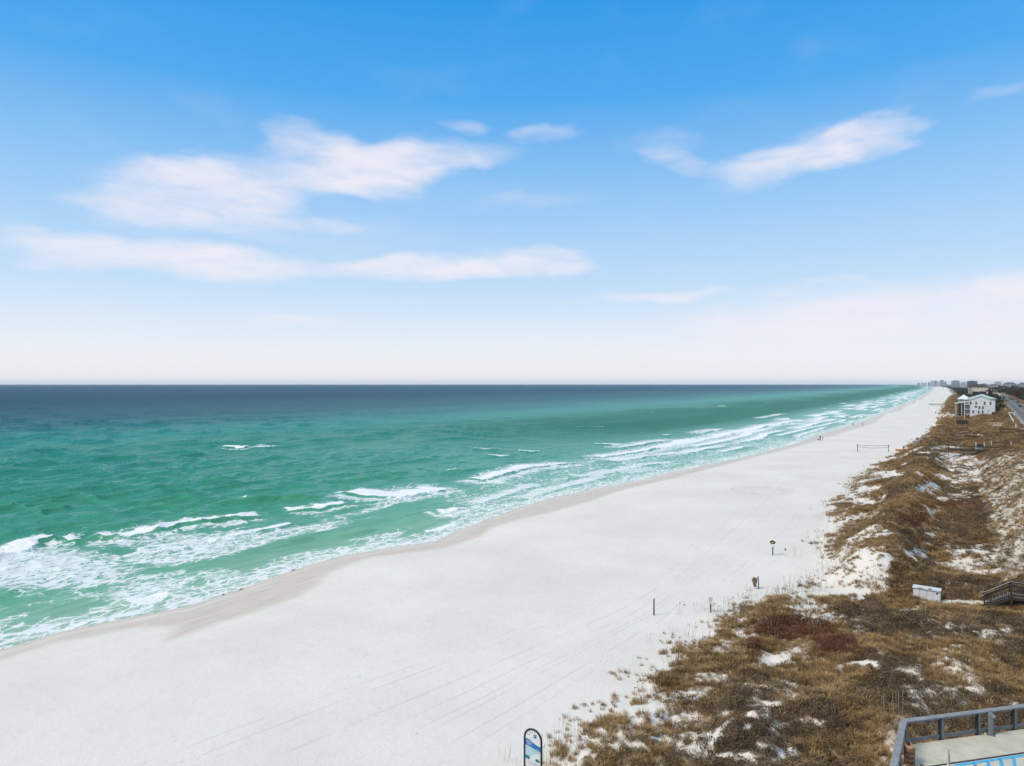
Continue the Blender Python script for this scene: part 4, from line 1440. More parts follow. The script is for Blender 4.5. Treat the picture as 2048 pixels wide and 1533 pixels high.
def build_veg():
    sets = {k: [] for k in ('grass', 'scrub', 'red', 'stalk', 'tan')}
    for (n, s0, s1, t0, t1, base) in ((120000, 24, 85, -22, 24, .66), (110000, 85, 190, -23, 30, .78), (75000, 190, 420, -22, 46, 1.2), (60000, 420, 1300, -15, 62, 2.0)):
        X, Y, Z, s, t = sample(n, s0, s1, t0, t1)
        v = veg_density(X, Y, Z)
        r = RNG.uniform(0, 1, len(X))
        keep = r < np.clip(v * 1.1 - .08, 0, 1) * (0.74 if s0 < 30 else 0.85)
        X, Y, Z, s, t, v = [q[keep] for q in (X, Y, Z, s, t, v)]
        red, dark, gold = veg_fields(X, Y, Z)
        e = t - toe_t(s)
        pn = fbm(s / 5.0, t / 3.5, 401, 3)
        p_dark = np.clip(0.10 + 0.75 * dark + 0.85 * sm(pn, .44, .60) * sm(e, 3, 10) - .5 * gold, 0, .95)
        u = RNG.uniform(0, 1, len(X))
        kind = np.where(u < red * 1.3, 2, np.where(u < p_dark, 1, 0))
        slope = (t > 3.6) & (s > 80) & (s < 205) & (kind != 2) & (RNG.uniform(0, 1, len(X)) < .72)
        kind = np.where(slope, 4, kind)
        sc = base * RNG.uniform(.6, 1.25, len(X)) * (0.72 + .4 * v) * np.where(kind == 4, .8, 1)
        for k, nm in ((0, 'grass'), (1, 'scrub'), (2, 'red'), (4, 'tan')):
            q = kind == k
            sets[nm].append((np.stack([X[q], Y[q], Z[q]], -1), sc[q]))
    # tall thin stalks on the fringe
    X, Y, Z, s, t = sample(26000, 24, 170, -24, 2)
    e = t - toe_t(s)
    px, py = pix(X, Y, Z)
    p = np.exp(-((e - 3.0) / 2.2) ** 2) * (0.12 + .75 * sm(fbm(s / 5, t / 4, 411, 3), .5, .64)) + .10 * veg_density(X, Y, Z)
    p = np.maximum(p, .42 * blob([(1440, 1225, 110, 16, 1), (1560, 1195, 90, 12, 1), (1600, 1180, 60, 20, .8), (1670, 1160, 40, 10, .6)], px, py))
    q = RNG.uniform(0, 1, len(X)) < p * .26
    sets['stalk'].append((np.stack([X[q], Y[q], Z[q]], -1), RNG.uniform(.6, 1.1, q.sum())))
    B = {'grass': [blade_tuft(k, 30, .52, .42, .016, .75) for k in range(5)], 'scrub': [scrub_tuft(k + 20, 64, .46, .40, .075) for k in range(5)],
         'red': [scrub_tuft(k + 40, 70, .46, .58, .07) for k in range(4)], 'stalk': [stalk_tuft(k + 60, 5) for k in range(5)], 'tan': [blade_tuft(k + 80, 24, .30, .40, .015, 1.0) for k in range(4)]}
    meta = {'grass': ('dune_grass', 'dry golden brown grass tufts covering the dunes', 'grass', GRASS_M), 'scrub': ('dune_scrub', 'low dark brown scrub between the dune grass', 'scrub', SHRUB_M),
            'red': ('rusty_scrub', 'rusty reddish brown scrub patches on the near dune', 'scrub', RED_M), 'stalk': ('sea_oats', 'thin tall sea oat stalks along the sand edge', 'sea oats', STALK_M),
            'tan': ('slope_grass', 'sparse pale grass on the cream sand slope behind the swale', 'grass', TAN_M)}
    for k, lst in sets.items():
        P = np.concatenate([a for a, _ in lst])
        sc = np.concatenate([b for _, b in lst])
        n = len(P)
        rot = np.stack([RNG.normal(0, .10, n), RNG.normal(0, .10, n), RNG.uniform(0, 6.28, n)], -1)
        scl = np.stack([sc, sc, sc * RNG.uniform(.75, 1.2, n)], -1)
        nm, lb, ct, mt = meta[k]
        scatter(nm, lb, ct, B[k], mt, P, rot, scl)
        print(k, n)
    # far thicket beyond the road and along the town edge
    s = RNG.uniform(430, 5200, 16000) ** 1.0
    s = 430 + (s - 430) * RNG.uniform(0, 1, len(s)) ** 1.2
    t = road_t(s) + RNG.uniform(8, 30 + .12 * s, len(s))
    far_land = RNG.uniform(0, 1, len(s)) < .25
    t = np.where(far_land & (s > 900), toe_t(s) + RNG.uniform(14, 60, len(s)), t)
    t = np.where((s > 480) & (s < 900) & (RNG.uniform(0, 1, len(s)) < .22), RNG.uniform(t_wh + 10, 24, len(s)), t)
    ok = np.abs(t - road_t(s)) > np.where(s > 1150, 0, 11)
    s, t = s[ok], t[ok]
    X, Y = xy_of(s, t)
    ok = X / Y < 1.2
    X, Y = X[ok], Y[ok]
    n = len(X)
    P = np.stack([X, Y, terr(X, Y) - .3], -1)
    sc = RNG.uniform(.5, 1.1, n) * np.interp(Y, [400, 5000], [.75, 1.5])
    scatter('coastal_thicket', 'far-off mass of dark evergreen thicket around the town', 'thicket', [crown_mesh(k + 100, 170, 2.2, 1.3, 1.6, .5) for k in range(4)], LEAF[0], P,
            np.stack([np.zeros(n), np.zeros(n), RNG.uniform(0, 6.28, n)], -1), np.stack([sc, sc, sc * .8], -1))


build_veg()

# ------------------------------------------------------------------ things on the beach and dunes
POST_M = mat('tarred_timber', (0.055, 0.045, 0.040), .9, .25, 6)
METAL_D = mat('dark_steel', (0.030, 0.032, 0.034), .45, .2, 3, metallic=.4)
SIGN_W = mat('sign_white', (0.70, 0.71, 0.71), .5, .04, 2)
SIGN_BLUE = mat('sign_blue', (0.010, 0.16, 0.42), .45, .15, 2)
SIGN_TEAL = mat('sign_teal', (0.010, 0.22, 0.28), .5, .2, 2)
SIGN_PALE = mat('sign_pale_blue', (0.42, 0.62, 0.66), .5, .06, 2)
SIGN_RED = mat('sign_red', (0.45, 0.10, 0.10), .6, .1, 2)
SIGN_PINK = mat('sign_faded_print', (0.45, 0.42, 0.44), .6, .1, 2)
SIGN_GREEN = mat('sign_dark_green', (0.035, 0.050, 0.010), .6, .2, 6)
SIGN_LIME = mat('sign_yellow_green', (0.26, 0.28, 0.05), .6, .15, 6)


def text_part(txt, size, mt, parent, loc, rot=(R(90), 0, 0)):
    cu = bpy.data.curves.new('lettering', 'FONT')
    cu.body = txt
    cu.size = size
    cu.extrude = .002
    cu.align_x = 'CENTER'
    tmp = bpy.data.objects.new('lettering_tmp', cu)
    col.objects.link(tmp)
    dg = bpy.context.evaluated_depsgraph_get()
    me = bpy.data.meshes.new_from_object(tmp.evaluated_get(dg))
    bpy.data.objects.remove(tmp)
    me.materials.clear()
    me.materials.append(mt)
    o = bpy.data.objects.new('lettering', me)
    col.objects.link(o)
    o.parent = parent
    o.location = loc
    o.rotation_euler = rot
    return o


def safety_sign():
    Y = 32.0
    X = (1066 - 1024) / F * Y
    z0 = float(terr(X, Y))
    top = H - (1458 - PY0) / F * Y
    Ht = top - z0
    h = thing('information_sign', 'tall arched safety sign with black frame and blue wave panel at the dune edge', 'sign', (X, Y, z0), ROT)
    Rw = .46
    cz = Ht - Rw - .035
    pts = [(-Rw, 0, -.4), (-Rw, 0, cz * .5), (-Rw, 0, cz)] + [(-Rw * math.cos(a), 0, cz + Rw * math.sin(a)) for a in np.linspace(.15, math.pi - .15, 15)] + [(Rw, 0, cz), (Rw, 0, cz * .5), (Rw, 0, -.4)]
    MB().tube(pts, .048, 10).build('frame', METAL_D, h, True)
    r = Rw * .62
    zb = cz - 1.55
    # panel: rounded shoulder inside the arch
    out = [(-Rw + .05, zb), (Rw - .05, zb), (Rw - .05, cz + .02)]
    out += [((Rw - .06) * math.cos(a), cz + (Rw - .06) * math.sin(a)) for a in np.linspace(.08, .9, 8)]
    out += [(.10 + r * .62 * math.cos(a), cz + .10 + r * .72 * math.sin(a)) for a in np.linspace(1.1, 2.9, 9)]
    out += [(-.22, cz - .02), (-Rw + .05, cz - .02)]
    MB().prism(out, -.012, .012).build('panel', SIGN_W, h)

    def band(f0, f1, y, m, n=18, nm='wave_band'):
        xs = np.linspace(-Rw + .052, Rw - .052, n)
        b = MB()
        v = [(x, y, f0(x)) for x in xs] + [(x, y, f1(x)) for x in xs] + [(x, -.011, f0(x)) for x in xs] + [(x, -.011, f1(x)) for x in xs]
        f = [(i, i + 1, n + i + 1, n + i) for i in range(n - 1)]
        b.add(v, f)
        return b.build(nm, m, h)
    sig = lambda x, a, b: a + (b - a) / (1 + math.exp(-x * 9))
    band(lambda x: sig(x, cz - .34, cz - .62 + .12), lambda x: sig(x, cz - .02, cz - .26), -.016, SIGN_BLUE)
    band(lambda x: sig(x, cz - .86, cz - .60), lambda x: sig(x, cz - .36, cz - .53), -.0145, SIGN_PALE, nm='map_field')
    band(lambda x: cz - 1.50 + .0 * x, lambda x: cz - 1.33 - .12 * math.sin((x + .4) * 3.2), -.016, SIGN_BLUE)
    # arch spokes
    sp = MB()
    for a in (1.35, 1.75, 2.2, 2.65):
        sp.beam(((Rw - .03) * math.cos(a), 0, cz + (Rw - .03) * math.sin(a)), (.04 + Rw * .50 * math.cos(a), 0, cz + .05 + Rw * .52 * math.sin(a)), .016, .016)
    sp.build('spokes', METAL_D, h)
    em = MB().box(.05, .19, -.02, -.0125, cz + .08, cz + .24).build('emblem', SIGN_TEAL, h)
    MB().box(.065, .175, -.023, -.0205, cz + .165, cz + .185).build('emblem_bar', SIGN_PALE, em)
    text_part('SAFETY', .115, SIGN_W, h, (-.19, -.019, cz - .19))
    text_part('FIRST', .115, SIGN_W, h, (-.19, -.019, cz - .30))
    for (x0, x1, a0, a1) in ((-.40, -.17, .98, .80), (.14, .38, 1.00, .86)):
        MB().prism([(x0, cz - a0), (x1, cz - a0), (x1, cz - a1 - .05), ((x0 + x1) / 2, cz - a1), (x0, cz - a1 - .02)], -.016, -.0125).build('picture', SIGN_TEAL, h)
    for i in range(5):
        MB().box(.0 + .02 * (i % 2), .36, -.0205, -.0165, cz - .42 - i * .032, cz - .41 - i * .032).build('print_line', SIGN_PALE, h)
    for i in range(4):
        MB().box(-.25, .30 - .04 * (i % 2), -.0155, -.0125, cz - 1.09 - i * .045, cz - 1.075 - i * .045).build('print_line', SIGN_PINK, h)


safety_sign()


def simple_post():
    X, Y, z = ground(1308, 1231)
    h = thing('timber_post', 'bare dark timber post standing alone on the open sand', 'post', (X, Y, z))
    MB().tube([(0, 0, -.3), (.0, 0, .6), (.005, .01, 1.38)], [.062, .058, .055], 9).build('shaft', POST_M, h)
    MB().tube([(.005, .01, 1.381), (.005, .01, 1.43)], [.062, .05], 9).build('cap', METAL_D, h)


simple_post()


def red_sign():
    X, Y, z = ground(1421.5, 1225)
    h = thing('warning_sign', 'white sign with rows of red print on a short dark post by the sea oats', 'sign', (X, Y, z), ROT * .9)
    MB().box(-.045, .045, -.04, .04, -.3, 1.30).build('post', POST_M, h)
    MB().prism([(-.20, .78), (.20, .78), (.20, 1.36), (-.20, 1.36)], -.065, -.045).build('board', SIGN_W, h)
    for i, (w, m_) in enumerate(((.15, SIGN_PINK), (.16, SIGN_RED), (.12, SIGN_RED), (.16, SIGN_PINK), (.14, SIGN_RED), (.10, SIGN_PINK))):
        MB().box(-w, w, -.070, -.0655, 1.27 - i * .075, 1.305 - i * .075).build('print_line', m_, h)


red_sign()


def oval_sign():
    X, Y, z = ground(1545.5, 1111)
    h = thing('oval_sign', 'dark green oval sign above a pale board on a dark post', 'sign', (X, Y, z), ROT * .8)
    MB().box(-.055, .055, -.05, .05, -.3, 1.75).build('post', POST_M, h)
    MB().box(-.36, .36, -.075, -.052, .98, 1.36).build('board', SIGN_W, h)
    el = [(.33 * math.cos(a), 1.52 + .19 * math.sin(a)) for a in np.linspace(0, 2 * math.pi, 24, endpoint=False)]
    ov = MB().prism(el, -.11, -.078).build('oval_panel', SIGN_GREEN, h)
    el = [(.25 * math.cos(a), 1.50 + .075 * math.sin(a)) for a in np.linspace(0, 2 * math.pi, 18, endpoint=False)]
    MB().prism(el, -.116, -.1105).build('emblem', SIGN_LIME, ov)
    MB().box(-.3, .3, -.08, -.0755, 1.06, 1.10).build('print_line', SIGN_PINK, h)


oval_sign()


def rescue_station():
    X, Y, z = ground(1517.5, 1178)
    h = thing('waste_bag_stand', 'leaning dark post with a ring holding a sagging brown bag', 'bag stand', (X, Y, z), 0)
    MB().tube([(0, 0, -.3), (-.03, 0, .6), (-.07, 0, 1.18)], [.05, .05, .048], 8).build('post', METAL_D, h)
    ring = [(-.34 + .20 * math.cos(a), .20 * math.sin(a), 1.05 - .07 * math.cos(a)) for a in np.linspace(0, 2 * math.pi, 18, endpoint=False)]
    MB().tube(ring, .018, 6, closed=True).build('hoop', METAL_D, h)
    MB().beam((-.14, 0, 1.0), (-.05, 0, .98), .03, .03).build('bracket', METAL_D, h)
    rg = np.random.default_rng(5)
    v, f = [], []
    prof = [(.20, .98), (.24, .85), (.225, .65), (.17, .48), (.12, .36), (.14, .27), (.16, .20), (.06, .17)]
    for i, (r, zz) in enumerate(prof):
        for k in range(14):
            a = 2 * math.pi * k / 14
            rr = r * (1 + .16 * math.sin(5 * a + i) + .06 * rg.normal())
            v.append((-.42 + .05 * i / 7 * (1 if i < 5 else 2.2) + rr * math.cos(a), rr * .8 * math.sin(a), zz))
    for i in range(len(prof) - 1):
        for k in range(14):
            f.append((i * 14 + k, i * 14 + (k + 1) % 14, (i + 1) * 14 + (k + 1) % 14, (i + 1) * 14 + k))
    f.append(tuple((len(prof) - 1) * 14 + k for k in range(14)))
    MB().add(v, f).build('bag', mat('brown_sacking', (0.24, 0.15, 0.085), .85, .35, 5), h, True)


rescue_station()


def stub_post():
    X, Y, z = ground(1570.5, 1101)
    h = thing('stake', 'tiny dark stake in the sand right of the oval sign', 'stake', (X, Y, z))
    MB().box(-.05, .05, -.05, .05, -.2, .24).build('shaft', POST_M, h)
    MB().box(-.02, .09, -.03, .03, .02, .08).build('cleat', POST_M, h)


stub_post()


def storage_box():
    X, Y, z = ground(1854, 1198, .6)
    z -= .28
    h = thing('storage_box', 'large white beach storage box with stained lid on the sandy path', 'box', (X, Y, z), ROT - R(4))
    WB = mat('white_painted_plywood', (0.70, 0.71, 0.70), .6, .06, 1.2, dirt=(0.52, 0.52, 0.48))
    MB().box(-1.04, 1.04, -.4, .42, -.35, 1.2).build('body', WB, h)
    lid = MB().prism([(-1.1, 1.203), (1.1, 1.203), (1.1, 1.29), (-1.1, 1.29)], -.5, .5).build('lid', mat('white_lid', (0.68, 0.68, 0.66), .5, .05, 1, dirt=(0.60, 0.57, 0.50)), h)
    RUST = mat('rust_stain', (0.26, 0.19, 0.12), .9, .3, 6)
    MB().box(-.62, -.28, -.515, -.43, 1.235, 1.30).build('hinge_plate', RUST, lid)
    MB().box(.14, .42, -.515, -.2, 1.26, 1.305).build('handle', RUST, lid)
    for x in (-.55, .02, .55):
        MB().box(x - .012, x + .012, -.415, -.401, -.2, 1.18).build('seam', mat('grey_seam', (0.45, 0.46, 0.46), .8), h)
    lock = [(.80 + .07 * math.cos(a), 1.0 + .09 * math.sin(a)) for a in np.linspace(0, 2 * math.pi, 14, endpoint=False)]
    MB().prism(lock, -.43, -.402).build('padlock', METAL_D, h)


storage_box()


# boards, rails and posts of a timber walkway running inland (local x) across the dunes
def walkway(loc, label, steps, run, rise, L, width, m_rail, m_deck, picket=None, zdeck0=0.0, post_gap=2.2, down=2.0, rail_h=1.0, group=None):
    h = thing('boardwalk', label, 'boardwalk', loc, ROT, group)
    z = zdeck0
    pl0 = MB().box(-.5, .5, -width / 2, width / 2, -.04, 0).build('tread', m_deck, h)
    bpy.data.objects.remove(pl0)
    if steps:
        for i in range(steps):
            x0 = i * run / steps
            MB().box(x0, x0 + run / steps + .03, -width / 2, width / 2, z + (i + 1) * rise / steps - .045, z + (i + 1) * rise / steps).build('tread', m_deck, h)
    zt = z + (rise if steps else 0)
    nb = int(L / .145) if picket else 0
    if picket:
        me = None
        for i in range(nb):
            x0 = run + .03 + i * .145
            if me is None:
                o = MB().box(0, .138, -width / 2, width / 2, -.04, 0).build('plank', m_deck, h, loc=(x0, 0, zt))
                me = o
            else:
                c = copy_part(me, (x0, 0, zt))
    else:
        MB().box(run, run + L, -width / 2, width / 2, zt - .06, zt).build('deck', m_deck, h)
    for sy in (-1, 1):
        yy = sy * (width / 2 - .05)
        b = MB()
        prof = [(0, z)] + ([(run, zt)] if steps else []) + [(run + L, zt)]
        for (xa, za), (xb, zb) in zip(prof[:-1], prof[1:]):
            b.beam((xa, yy, za + rail_h), (xb, yy, zb + rail_h), .14, .045)
        tr = b.build('top_rail', m_rail, h)
        b = MB()
        for (xa, za), (xb, zb) in zip(prof[:-1], prof[1:]):
            b.beam((xa, yy, za + rail_h - .12), (xb, yy, zb + rail_h - .12), .045, .10)
            b.beam((xa, yy, za + .12), (xb, yy, zb + .12), .045, .10)
        b.build('lower_rail', m_rail, h)
        b = MB()
        for (xa, za), (xb, zb) in zip(prof[:-1], prof[1:]):
            b.beam((xa, yy + sy * .06, za - .16), (xb, yy + sy * .06, zb - .16), .05, .22)
        b.build('stringer', WOOD_D, h)
        xs = [0.0] + ([run] if steps else []) + list(np.arange(run + post_gap, run + L + .01, post_gap))
        for x in xs:
            zz = z + (rise * min(1, x / run) if steps else 0)
            MB().box(x - .06, x + .06, yy - .05 + sy * .09, yy + .05 + sy * .09, zz - down, zz + rail_h - .03).build('post', m_rail, h)
        if picket:
            n = int((run + L) / picket)
            base = None
            for i in range(1, n):
                x = i * picket
                zz = z + (rise * min(1, x / run) if steps else 0)
                if base is None:
                    base = MB().box(-.018, .018, -.018, .018, .07, rail_h - .08).build('baluster', m_rail, h, loc=(x, yy + sy * .045, zz))
                else:
                    copy_part(base, (x, yy + sy * .045, zz))
    return h


X, Y, z = ground(1968, 1214, .9)
nw = walkway((X + .45, Y + .65, z), 'dark timber boardwalk steps with balusters descending to the sandy path', 7, 1.9, 1.2, 3.6, 1.5, WOOD_D, WOOD_G, .13, 0, 1.9, 1.8)
gr = MB()
for sy in (-.55, .55):
    gr.tube([(-.25, sy, .62), (-.32, sy, .78), (-.22, sy, .90), (.1, sy, .98), (1.9, sy, 2.16), (3.2, sy, 2.16)], .022, 7)
gr.build('grab_rail', mat('galvanised_pipe', (0.40, 0.41, 0.40), .4, .1, 3, metallic=.6), nw)


def boardwalk_px(px, py, z, L, label, dz=0.9, **kw):
    Xa, Ya = plane(px, py, z)
    return walkway((float(Xa), float(Ya), z + dz), label, 0, 0, 0, L, 1.8, WOOD_D, WOOD_D, None, 0, 2.6, 3.0, 1.0, **kw)


boardwalk_px(1897, 905, 1.6, 27, 'long dark boardwalk with railings crossing the swale towards the road', .9)
boardwalk_px(1930, 876, 1.8, 17, 'second dark boardwalk farther along, lying low across the swale', .7)
boardwalk_px(2000, 868, 3.2, 14, 'dark boardwalk climbing the back dune beside the white post', .7)
boardwalk_px(1858, 810, 0.3, 16, 'far narrow boardwalk reaching out onto the open beach', .15)


def platform():
    Xa, Ya = plane(1952, 903, 1.4)
    h = thing('viewing_platform', 'small square timber platform with grey panel front and pale corner posts on the boardwalk', 'platform', (float(Xa), float(Ya), 1.5), ROT)
    w = 16.5 / (1.21 * F / float(Ya))
    MB().box(0, w, .02, w, .0, .15).build('floor', WOOD_D, h)
    MB().box(.1, w - .1, -.06, 0, .2, .95).build('front_panel', mat('grey_green_panel', (0.20, 0.24, 0.24), .8, .15, 2), h)
    MB().box(.1, w - .1, -.05, .0, .97, 1.9).build('upper_panel', WOOD_D, h)
    for xx in (0, w):
        for yy in (0, w):
            MB().box(xx - .11, xx + .11, yy - .11, yy + .11, -2.2, 2.35).build('post', mat('pale_post', (0.50, 0.50, 0.47), .8), h)
    Xb, Yb = plane(1983, 899, 1.9)
    g = thing('bench_shelter', 'long dark slatted bench rail between two pale posts on the boardwalk', 'bench', (float(Xb), float(Yb), 2.0), ROT)
    L = 38 / (1.21 * F / float(Yb))
    for i, zz in enumerate((.45, .85, 1.25, 1.65)):
        MB().box(.1, L - .1, -.05 + .02 * i, .02 + .02 * i, zz, zz + .28).build('slat', WOOD_D if i else WOOD_G, g)
    for xx in (0, L):
        MB().box(xx - .11, xx + .11, -.12, .12, -2.4, 2.15).build('post', mat('pale_post', (0.50, 0.50, 0.47), .8), g)
    Xc, Yc = plane(1914, 844.5, 2.6)
    q = thing('retaining_wall', 'low dark retaining wall lying in the grass before the white house', 'wall', (float(Xc), float(Yc), 2.4), ROT)
    L = 22 / (1.21 * F / float(Yc))
    for i in range(4):
        MB().box(0, L, -.1, .12, -.6 + i * .42, -.2 + i * .42).build('plank', WOOD_D, q)
    for xx in (0.02, L / 2, L - .02):
        MB().box(xx - .1, xx + .1, -.22, -.101, -1.2, 1.15).build('post', WOOD_D, q)
    # post beside boardwalk and pergola by the road
    Xd, Yd = plane(2032, 862, 3.6)
    p = thing('marker_post', 'slim white post at the head of the back-dune boardwalk', 'post', (float(Xd), float(Yd), 3.4))
    MB().box(-.12, .12, -.12, .12, -.6, 2.5).build('shaft', FRAME_W, p)
    MB().box(-.16, .16, -.16, .16, 2.501, 2.62).build('cap', FRAME_W, p)
    Xe, Ye = plane(2018, 835, 4.0)
    p = thing('pergola', 'small white pergola with slatted roof beside the road', 'pergola', (float(Xe), float(Ye), 3.8), ROT)
    w = 15 / (1.21 * F / float(Ye))
    for xx in (.3, w * .7):
        for yy in (0, 2.4):
            MB().box(xx - .12, xx + .12, yy - .12, yy + .12, -.8, 2.2).build('post', FRAME_W, p)
    for yy in (0, 2.4):
        MB().box(-.3, w, yy - .06, yy + .06, 2.201, 2.42).build('beam', FRAME_W, p)
    for i in range(8):
        xx = -.2 + i * (w + .1) / 7.5
        MB().box(xx, xx + .12, -.5, 2.9, 2.425, 2.56).build('slat', FRAME_W, p)


platform()


def fence_along(s0, s1, off, label, m_, hgt=1.1, gap=2.6, name='fence'):
    x0, y0 = xy_of(s0, road_t(s0) + off)
    f = thing(name, label, 'fence', (float(x0), float(y0), 4.45))
    pts = []
    for q in np.arange(s0, s1, gap):
        x, y = xy_of(q, road_t(q) + off)
        pts.append((float(x - x0), float(y - y0)))
    for (x, y) in pts:
        MB().box(x - .06, x + .06, y - .06, y + .06, -.4, hgt).build('post', m_, f)
    for zz in (.5, hgt - .1):
        b = MB()
        for a, c in zip(pts[:-1], pts[1:]):
            b.beam((a[0], a[1], zz), (c[0], c[1], zz), .05, .14)
        b.build('rail', m_, f)


fence_along(330, 400, -7.7, 'white rail fence along the footpath by the pergola', FRAME_W)
fence_along(470, 500, -8.2, 'short white rail fence below the dark trees at the bend', FRAME_W)

# street furniture and vehicles on the road
def lamp_post(px, py, z, hgt, label, m_):
    Xa, Ya = plane(px, py, z)
    p = thing('utility_pole', label, 'pole', (float(Xa), float(Ya), z))
    MB().tube([(0, 0, -.5), (0, 0, hgt)], [.16, .11], 8).build('shaft', m_, p)
    MB().beam((-.7, 0, hgt - .4), (.7, 0, hgt - .4), .12, .12).build('crossarm', m_, p)


lamp_post(2004, 808, 4.4, 8.5, 'pale utility pole at the left edge of the road bend', mat('pale_concrete_pole', (0.45, 0.46, 0.44), .8))
lamp_post(2012.7, 813, 4.45, 4.6, 'dark red sign pole at the roadside', mat('red_brown_pole', (0.14, 0.045, 0.05), .7))


def car(px, py, z, length, paint, label, rz, hgt=1.45):
    Xa, Ya = plane(px, py, z)
    c = thing('parked_car', label, 'car', (float(Xa), float(Ya), z), rz, 'cars by the coastal road')
    L, W = length, 1.85
    pr = [(-L / 2, .35), (L / 2, .35), (L / 2, .75), (L / 2 - .25, .92), (L * .24, 1.0), (L * .10, hgt), (-L * .30, hgt), (-L * .42, 1.02), (-L / 2, .95)]
    m_ = mat(paint[0], paint[1], .3, .08, 1, spec=.6)
    MB().prism(pr, -W / 2, W / 2).build('body', m_, c)
    gl = [(L * .215, 1.02), (L * .10, hgt - .08), (-L * .29, hgt - .08), (-L * .39, 1.04)]
    MB().prism(gl, -W / 2 - .01, W / 2 + .01).build('windows', GLASS, c)
    for x in (-L * .31, L * .31):
        for y in (-W / 2 + .08, W / 2 - .08):
            w = MB().tube([(x, y - .11, .33), (x, y + .11, .33)], .33, 14).build('wheel', mat('tyre_rubber', (0.02, 0.02, 0.02), .9), c)
            MB().tube([(x, y - .125, .33), (x, y + .125, .33)], .19, 10).build('rim', METAL_D, w)
    for y in (-.65, .65):
        MB().box(L / 2 - .05, L / 2 + .012, y - .18, y + .18, .62, .76).build('headlight', SIGN_W, c)


RA = R(57)
car(2040.5, 814.5, 4.47, 4.6, ('car_black', (0.018, 0.018, 0.020)), 'black car parked on the strip at the right edge', RA)
car(2036, 806.5, 4.47, 4.7, ('car_dark_blue', (0.020, 0.026, 0.045)), 'dark blue car parked below the trees farther up the strip', RA)
car(2014, 803.5, 4.47, 4.4, ('car_red', (0.22, 0.020, 0.022)), 'red car driving away on the coastal road', RA)
car(2029, 800.5, 4.47, 4.4, ('car_blue', (0.045, 0.07, 0.20)), 'blue car beside the bright green hedge', RA)
# bright hedge along the strip
s0h, t0h = st_px(2012, 797, 4.5)
hd = thing('hedge', 'bright yellow-green hedge along the far side of the road', 'hedge', (*[float(q) for q in plane(2022, 800, 4.4)], 4.3), -TH + R(90))
for q in range(7):
    c = crown_mesh(300 + q, 150, 1.5, .9, .9, .3).build('clump', LEAF[3], hd)
    c.location = (-9 + q * 3.0, .3 * math.sin(q * 2.1), 0)

# volleyball court
def volleyball():
    xa, ya = plane(1715, 903, .1)
    xb, yb = plane(1777, 904.5, .1)
    za, zb = float(terr(xa, ya)), float(terr(xb, yb))
    h = thing('volleyball_net', 'slack volleyball net strung between two dark posts on the beach', 'net', (float(xa), float(ya), za))
    dx, dy = float(xb - xa), float(yb - ya)
    for (x, y) in ((0, 0), (dx, dy)):
        p = MB().tube([(x, y, -.4), (x, y, 1.1), (x, y, 2.25)], [.085, .085, .08], 8).build('post', METAL_D, h)
        MB().tube([(x, y, 1.5), (x, y, 2.2)], .12, 8).build('pad', mat('grey_post_pad', (0.12, 0.13, 0.15), .8), p)
    for nm, z0, sag in (('top_band', 2.1, .22), ('bottom_band', 1.62, .42)):
        pts = [(dx * k, dy * k, z0 - sag * 4 * k * (1 - k)) for k in np.linspace(0, 1, 15)]
        MB().tube(pts, .045, 6).build(nm, mat('net_band', (0.13, 0.13, 0.14), .8), h)
    b = MB()
    for k in np.linspace(0.02, .98, 40):
        b.beam((dx * k, dy * k, 2.1 - .22 * 4 * k * (1 - k)), (dx * k, dy * k, 1.62 - .42 * 4 * k * (1 - k)), .006, .006)
    b.build('mesh_cords', mat('net_cord', (0.5, 0.5, 0.5), .8), h)


volleyball()


def kayak(px, py, paint, label, L, rz, n):
    X, Y, z = ground(px, py)
    for i in range(n):
        k = thing('kayak', label[i], 'kayak', (X, Y + .0, z + .02 + i * .24), rz, 'kayaks on the sand by the net')
        prof = [(-L / 2, .02, .26), (-L * .42, .16, .1), (-L * .25, .30, .03), (0, .36, .0), (L * .25, .30, .03), (L * .42, .16, .1), (L / 2, .02, .26)]
        v, f = [], []
        for (x, w, zz) in prof:
            v += [(x, -w, zz + .18), (x, -w * .6, zz), (x, w * .6, zz), (x, w, zz + .18), (x, w * .5, zz + .24), (x, -w * .5, zz + .24)]
        for a in range(len(prof) - 1):
            for q in range(6):
                f.append((a * 6 + q, a * 6 + (q + 1) % 6, a * 6 + 6 + (q + 1) % 6, a * 6 + 6 + q))
        f += [tuple(range(5, -1, -1)), tuple((len(prof) - 1) * 6 + q for q in range(6))]
        MB().add(v, f).build('hull', paint, k, True)
        MB().box(-.35, .35, -.14, .14, .241, .27).build('seat', mat('dark_seat', (0.03, 0.03, 0.03), .8), k)


ORANGE = mat('orange_plastic', (0.72, 0.24, 0.045), .45, .1, 2)
NAVY = mat('navy_plastic', (0.045, 0.075, 0.11), .5, .1, 2)
kayak(1799.5, 902.5, ORANGE, ['orange kayak lying on the sand beside the net', 'upper orange kayak stacked on another by the net'], 2.6, R(-8), 2)
kayak(1806, 906, NAVY, ['dark blue kayak lying just below the orange ones'], 2.2, R(10), 1)
kayak(1832, 905, NAVY, ['dark blue kayak lying apart near the dune edge'], 2.0, R(-6), 1)


def flag_board(px, py, hgt, label, w):
    X, Y, z = ground(px, py)
    h = thing('notice_board', label, 'sign', (X, Y, z), ROT * .6)
    MB().box(-.06, .06, -.05, .05, -.3, hgt).build('post', POST_M, h)
    MB().box(-w / 2, w / 2, -.085, -.055, hgt * .45, hgt + .05).build('board', mat('grey_board', (0.13, 0.15, 0.17), .7, .2, 3), h)


flag_board(1807, 902, 1.35, 'small grey notice board standing behind the orange kayaks', .42)
flag_board(1801.5, 913.5, 1.15, 'small grey notice board below the dark blue kayak', .45)

